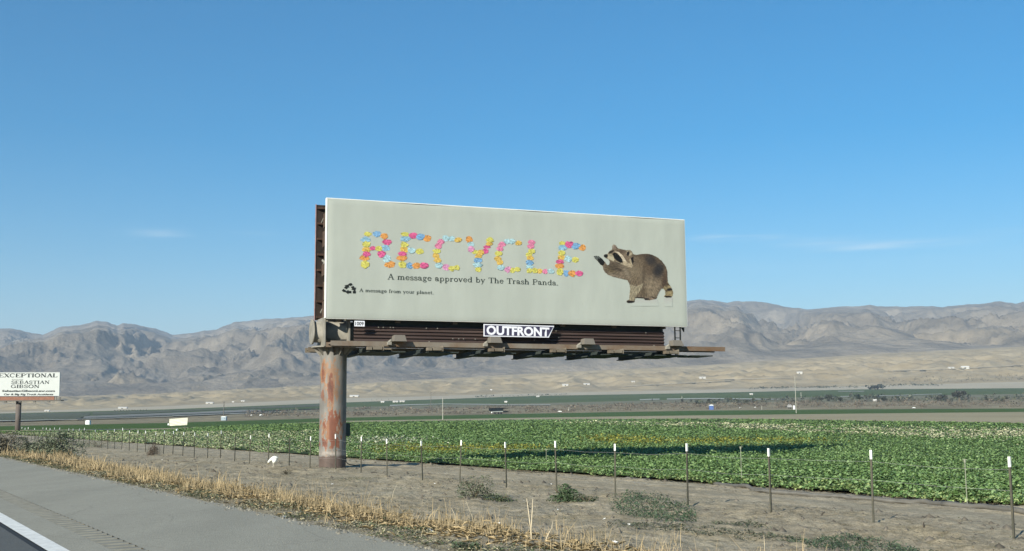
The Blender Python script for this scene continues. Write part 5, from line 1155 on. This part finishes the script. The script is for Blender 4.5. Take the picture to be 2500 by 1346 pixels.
for u, v, h, lb in ((907, 980, 6, 'leftmost of the small dark palms by the far farm buildings'), (920, 979.5, 7, 'second small dark palm by the far farm buildings'), (932, 979, 6, 'third small dark palm, above the white farm sheds'), (949, 978, 5, 'rightmost small dark palm by the far farm buildings')):
    t_ = far_tree(u, v, h, 3.2, (.04, .045, .03), lb, 'small dark palms by far farm buildings', src, n=60); src = src or t_

# farm buildings far off
M_wwall = mat('white_wall', (.50, .49, .43), .8); M_roof = mat('white_roof', (.66, .65, .60), .6); M_dwin = mat('dark_opening', (.05, .05, .05), .8)
def shed(u, v, wpx, hpx, lb):
    q_ = hit(u, v+hpx/2); k = q_[1]/F; W, H = wpx*k, max(hpx*k, 2.5); o = empty('farm_building', q_, random.uniform(-.15, .15)); dp = W*.55
    m_ = MB(); m_.box(-W/2, W/2, -dp/2, dp/2, -2, H*.55); m_.build('wall', M_wwall, o)
    m_ = MB(); m_.prism([(-dp/2-.4, H*.56), (dp/2+.4, H*.56), (0, H*1.02)], -W/2-.4, W/2+.4, 'x'); m_.build('roof', M_roof, o)
    m_ = MB(); m_.box(-W*.12, W*.06, -dp/2-.05, -dp/2-.02, -1, H*.4); m_.build('door', M_dwin, o)
    tag(o, lb, 'building', 'far white farm buildings')
for a in ((865, 967, 21, 4.5, 'long white farm building just right of the billboard pole'), (934, 982, 8, 3.2, 'small white shed below the dark palms'), (966, 981, 13, 3.4, 'left one of two white sheds in the dark field right of the pole'), (982, 980.5, 12, 3.2, 'right one of two white sheds in the dark field right of the pole'),
          (1380, 940, 14, 4, 'white building on the tan slope below the walkway, left of its pair'), (1432, 938, 15, 3.4, 'white building on the tan slope below the walkway, right of its pair'), (1715, 922, 15, 3.6, 'low white building on the slope right of the billboard'), (1952, 910, 13, 4.2, 'white building on the slope just above the tall pole'),
          (2322, 898, 14, 3.4, 'smaller of two white buildings high on the right slope'), (2356, 897, 18, 6, 'larger of two white buildings high on the right slope'), (300, 996, 20, 4.2, 'white building behind the dotted orchard row'), (512, 984, 17, 3.8, 'bright white building left of the billboard pole on the low slope'),
          (593, 979.5, 8, 2.8, 'small white building with dark side near the low slope road'), (569, 982, 4.5, 2.2, 'tiny white hut left of the small white building'), (115, 1003.5, 11, 2.6, 'small white building right of the small billboard pole'), (1199, 952, 5, 2.4, 'tiny white building on the slope left of centre'),
          (1546, 932, 8, 2.4, 'tiny pale building midway up the slope behind the walkway'), (1834, 963, 7, 3, 'small white building in the green field before the treeline'), (2136, 980, 7, 3, 'small white building among brush at right'), (1313, 968.5, 7, 3, 'small white building at the top edge of the green field'), (1235, 982.5, 6, 2.4, 'tiny white shed in the green field above the vehicle')): shed(*a)

# poles
M_polew = mat('pale_pole', (.36, .36, .30), .7); M_poled = mat('dark_pole', (.12, .115, .10), .8)
def upole(u, vt, vb, wpx, m, lb, arm=True):
    q_ = hit(u, vb); k = q_[1]/F; H = (vb-vt)*k; r_ = wpx*k/2; o = empty('utility_pole', q_); m_ = MB(); m_.tube([(0, 0, -1), (0, 0, H)], [r_, r_*.7], 8); m_.build('pole', m, o)
    if arm: m_ = MB(); m_.box(-3.2*k, 3.2*k, -.1, .1, H-2.2*k, H-1.7*k); m_.build('crossarm', m, o)
    tag(o, lb, 'utility pole', 'utility poles beyond the field')
upole(1081, 972, 1025, 2.2, M_polew, 'pale utility pole at the field edge, left of the dark vehicle', False)
upole(1944, 921, 1009, 1.9, M_polew, 'tallest pale utility pole, right of the billboard beyond the field', False)
upole(546, 981, 1016, 2.6, M_poled, 'dark pole left of the billboard pole, above a small blue toilet')
upole(1052, 958, 1000, 1.6, M_poled, 'thin dark pole just left of the pale pole')
upole(1956, 958, 972, 1.6, M_polew, 'short pale post just right of the tallest pale pole', False)
upole(1665, 968, 979, 1.8, M_polew, 'short white post standing on the canal bank', False)
upole(1860, 991, 1000, 1.6, M_polew, 'short white post at the edge of the dark green field', False)
upole(1389, 994, 1004, 2.0, M_polew, 'short thick white post left of centre at the dark field edge', False)
for u, vt, vb, lb in ((1757, 1, 1, ''),): pass

# portable toilets
def toilet(u, vt, vb, wpx, body, roof, lb):
    q_ = hit(u, vb); k = q_[1]/F; W, H = wpx*k, (vb-vt)*k; o = empty('portable_toilet', q_); d_ = W
    m_ = MB(); m_.box(-W/2, W/2, -d_/2, d_/2, 0, H*.82); m_.build('cabin', body, o, bevel=.04)
    m_ = MB(); m_.box(-W/2-.1, W/2+.1, -d_/2-.1, d_/2+.1, H*.825, H*.9); m_.prism([(-W/2, H*.9), (W/2, H*.9), (W*.25, H), (-W*.25, H)], -d_/2, d_/2); m_.build('roof', roof, o)
    m_ = MB(); m_.box(-W*.32, W*.32, -d_/2-.05, -d_/2-.01, H*.05, H*.72); m_.build('door', body, o)
    m_ = MB(); m_.box(W*.12, W*.30, -d_/2-.09, -d_/2-.055, H*.5, H*.62); m_.build('vent', M_dwin, o)
    tag(o, lb, 'portable toilet', 'portable toilets by the fields')
M_tb = mat('blue_plastic', (.085, .15, .36), .5); M_tl = mat('pale_blue_plastic', (.30, .38, .42), .5); M_tw = mat('white_plastic', (.78, .82, .80), .5)
toilet(1736.5, 988.5, 1001, 9.5, M_tb, M_tw, 'bright blue portable toilet with white roof, right of centre beyond the field')
toilet(547, 1017, 1027, 12, M_tl, M_tw, 'pale blue cabin with white roof below the dark pole at left')
toilet(215, 1026.5, 1037, 10, M_tw, M_tw, 'white portable cabin with dark openings on the bare strip at left')

# dark field vehicle with a canopy
def truck():
    q_ = hit(1216, 1011.5); k = q_[1]/F; o = empty('field_trailer', q_); P = lambda u, v: ((u-1216)*k, (1012-v)*k)
    M_tk = mat('dark_paint', (.010, .014, .015), 1.0, spec=.0); M_tm = mat('grey_metal', (.30, .34, .33), .5)
    m_ = MB(); a, b = P(1193.5, 1003.5), P(1229, 999); m_.prism([P(1193.5, 998.5), P(1193.5, 1003.5), P(1198, 1005), P(1229, 1004), P(1228.5, 999), P(1229, 998)], -1.6, 1.6); m_.build('canopy', M_tk, o)
    m_ = MB(); m_.prism([P(1193.5, 998.3), P(1241, 998.3), P(1241, 997), P(1220, 996.4), P(1193.5, 997.4)], -1.9, 1.9); m_.build('roof', mat('dark_roof', (.012, .012, .012), 1.0, spec=.0), o)
    m_ = MB(); x0, z0 = P(1202, 1006.4); x1, z1 = P(1228, 1004.4); m_.box(x0, x1, -1.3, 1.3, z0, z1); m_.build('chassis', M_tm, o)
    m_ = MB(); x0, z0 = P(1228, 1007.8); x1, z1 = P(1239.5, 1004); m_.box(x0, x1, -1.1, 1.1, z0, z1); m_.build('cab', M_tk, o, bevel=.1)
    for u in (1208.5, 1217, 1223.5):
        for sy in (-1.2, 1.2): x, z = P(u, 1009.5); m_ = MB(); m_.tube([(x, sy-.2, z), (x, sy+.2, z)], 2.5*k, 14); m_.build('wheel', mat('tyre', (.012, .014, .014), .9) if 'tyre' not in bpy.data.materials else bpy.data.materials['tyre'], o)
    m_ = MB(); x, z = P(1200.5, 1007.8); m_.tube([(x, -1.5, z), (x, -1.2, z)], 1.6*k, 10); m_.build('lamp', M_tw, o)
    tag(o, 'dark flatbed farm trailer with a canopy standing in the dark green field', 'farm trailer')
truck()
# white caravan and tank beside the tall pole
q_ = hit(1928, 998); k = q_[1]/F; o = empty('trailer', q_); m_ = MB(); m_.box(-5.5*k, 5.5*k, -1.2, 1.2, 3.2*k, 8*k); m_.box(-3*k, 3*k, -1, 1, 8*k, 10.5*k); m_.build('body', mat('grey_body', (.33, .33, .32), .6), o, bevel=.1)
m_ = MB(); m_.box(-2*k, 1.5*k, -1.0, -.6, 9*k, 10.3*k); m_.build('hatch', M_tw, o)
for x in (-3, 1.2): m_ = MB(); m_.tube([(x*k, -1.2, 1.4*k), (x*k, -.9, 1.4*k)], 1.5*k, 12); m_.build('wheel', bpy.data.materials['tyre'], o)
tag(o, 'grey wheeled trailer beside the tallest pale pole', 'trailer')
q_ = hit(1939, 1000); k = q_[1]/F; o = empty('water_tank', q_); m_ = MB(); m_.tube([(0, 0, 0), (0, 0, 8*k), (0, 0, 9.3*k)], [2.6*k, 2.6*k, 1.6*k], 16); m_.build('tank', M_tw, o); m_ = MB(); m_.tube([(0, 0, 9.3*k), (0, 0, 9.9*k)], .7*k, 10); m_.build('lid', M_tw, o)
tag(o, 'upright white water tank at the foot of the tallest pale pole', 'water tank')
# small white things in the distance
def white_bit(u, v, w_, h, lb, cat, nm):
    q_ = hit(u, v+h/2); k = q_[1]/F; o = empty(nm, q_); m_ = MB(); m_.box(-w_/2*k, w_/2*k, -w_*.3*k, w_*.3*k, .25*h*k, h*.75*k); m_.build('body', M_tw, o, bevel=.05)
    m_ = MB(); m_.prism([(-w_*.35*k, h*.75*k), (w_*.3*k, h*.75*k), (w_*.2*k, h*k), (-w_*.25*k, h*k)], -w_*.25*k, w_*.25*k); m_.build('cabin', M_tw, o)
    for sx_ in (-.3, .3): m_ = MB(); m_.tube([(sx_*w_*k, -w_*.32*k, .22*h*k), (sx_*w_*k, w_*.32*k, .22*h*k)], .2*h*k, 8); m_.build('wheel', bpy.data.materials['tyre'], o)
    tag(o, lb, cat, 'small white vehicles beyond the field')
for a in ((1365, 1005, 13, 3, 'white vehicle at the near edge of the brush, left of centre'), (637, 1014, 7, 3.6, 'white vehicle left of the billboard pole above the dark field'), (614, 1014.5, 4, 3.6, 'small white vehicle beside the dark bush left of the billboard pole'), (1807, 996, 4, 2.6, 'tiny white car right of the blue toilet, the left one'), (1843, 995, 4, 2.6, 'tiny white car right of the blue toilet, the right one'), (2231, 996, 7, 2.6, 'white car at the far edge of the dark field, far right')): white_bit(*a, 'vehicle', 'vehicle')

# white blank sign in the field
D_ = 178.0; k = D_/F; b_ = at_depth(436, 1049, D_); b_[2] = .05; sgn = empty('field_sign', b_)
def SP(u, v, dy=0): q_ = at_depth(u, v, D_); return (q_[0]-b_[0], dy, q_[2]-b_[2])
NXs, NZs = 26, 12; vs = []
for j in range(NZs):
    for i in range(NXs):
        a, c = i/(NXs-1), j/(NZs-1); ul = 414*(1-c)+413*c; ur = 457*(1-c)+458.3*c; vl = 1040.3*(1-c)+1023.2*c; vr = 1038*(1-c)+1020.2*c
        X_ = SP(ul+(ur-ul)*a, vl+(vr-vl)*a); vs.append((X_[0], .10*float(perlin(np.array(a*4+c*3), np.array(c*2.0), 15)), X_[2]))
npmesh('banner', np.array(vs), gridf(NZs, NXs), mat('cream_tarp', (.66, .65, .52), .7, var=.06, scale=3), sgn, smooth=True)
m_ = MB()
for u in (420, 451): a = SP(u, 1049, .16); c = SP(u, 1022, .16); m_.tube([(a[0], .2, -.2), (c[0], .2, c[2])], .05, 6)
m_.build('support_post', M_poled, sgn); m_ = MB(); a = SP(410.5, 1036, .1); m_.box(a[0]-.1, a[0]+.12, .05, .15, a[2]-.15, a[2]+.12); m_.build('side_flap', M_tw, sgn)
tag(sgn, 'blank cream-white sign panel at the far edge of the crop, left of the pole', 'sign')
q_ = at_depth(431, 1047, 172); o = empty('water_jug', (q_[0], q_[1], .25)); m_ = MB(); m_.tube([(0, 0, 0), (.03, 0, .16), (.1, 0, .26)], [.14, .12, .05], 10); m_.build('body', M_tw, o); m_ = MB(); m_.tube([(.1, 0, .26), (.12, 0, .32)], .04, 8); m_.build('cap', M_tw, o)
tag(o, 'small white container below the blank cream sign', 'container')

# ---------------- the second billboard, far left
D2 = 206.0; k = D2/F; b_ = at_depth(39.5, 1058, D2); sb = empty('billboard_small', b_)
sb.name = 'roadside_billboard'
def QP(u, v): q_ = at_depth(u, v, D2); return (q_[0]-b_[0], q_[2]-b_[2])
M_sbw = mat('white_vinyl', (.50, .535, .51), .7, var=.03, scale=.6); M_sba = mat('brown_apron', (.24, .12, .08), .8, var=.15, scale=2)
m_ = MB(); m_.prism([QP(-3, 967.6), QP(145.3, 967), QP(147, 909.4), QP(-3, 909.8)], .15, -.15); m_.build('panel', M_sbw, sb)
m_ = MB(); m_.prism([QP(-60, 979.5), QP(132, 979.5), QP(132, 967.9), QP(-60, 968.4)], .25, .05); m_.build('apron', M_sba, sb)
m_ = MB(); a, c = QP(-70, 980.8), QP(153.5, 978.9); m_.box(a[0], c[0], -1.0, .5, a[1], a[1]+.16); m_.build('catwalk', M_poled, sb)
m_ = MB()
for u, vt in ((143, 967), (150.5, 970), (153, 969)): x, z = QP(u, vt); m_.box(x-.05, x+.05, -.95, -.85, QP(0, 979)[1], z)
m_.build('railing_post', M_poled, sb)
m_ = MB()
for u in (20, 55, 90, 125): x, z = QP(u, 982); m_.box(x-.2, x+.2, -1.2, -.9, z-.08, z+.12)
m_.build('lamp', M_poled, sb)
m_ = MB(); m_.tube([(0, .5, -.6), (0, .5, QP(0, 980.2)[1])], .47, 24); m_.build('pole', mat('grey_brown_pole', (.105, .09, .078), .8, c2=(.15, .13, .115), scale=.7), sb, smooth=True)
M_sbk = mat('black_lettering', (.03, .04, .04), .7)
for nm, t_, ua, ub, v, cap, bd in (('lettering', 'EXCEPTIONAL', -3, 141.5, 921.6, 9.2, 1.9), ('lettering', 'SEBASTIAN', 28, 122, 937.6, 7.8, 1.7), ('lettering', 'GIBSON', 27, 97.5, 947.6, 7.8, 1.8)):
    text_on(nm, t_, QP(ua, v), QP(ub, v), cap*k, -.16, M_sbk, sb, bd)
place_sans('lettering', 'Attorney', QP(29, 928), QP(57, 928), 2.9*k, -.16, M_sbk, sb, .0, .25)
place_sans('lettering', 'SebastianGibsonLaw.com', QP(6, 957), QP(135, 957), 4.7*k, -.16, M_sbk, sb, .05)
place_sans('lettering', 'Car & Big Rig Truck Accidents', QP(9.5, 965.2), QP(130.5, 965.2), 4.3*k, -.16, M_sbk, sb, .05, .22)
tag(sb, 'small white billboard with black lettering on a dark pole at the left edge', 'billboard')

# ================================================================ HAZE
def make_haze(density):
    m = bpy.data.materials.new('haze'); m.use_nodes = True; n = m.node_tree.nodes; l = m.node_tree.links.new
    n.remove(n['Principled BSDF']); pv = n.new('ShaderNodeVolumePrincipled')
    pv.inputs['Color'].default_value = (.66, .83, 1.0, 1); pv.inputs['Density'].default_value = density; pv.inputs['Anisotropy'].default_value = .0
    l(pv.outputs[0], n['Material Output'].inputs['Volume'])
    mb = MB(); mb.box(-27000, 27000, -27000, 27000, -2.6, 1150)
    tag(mb.build('haze', m), kind='stuff')
make_haze(.000085)
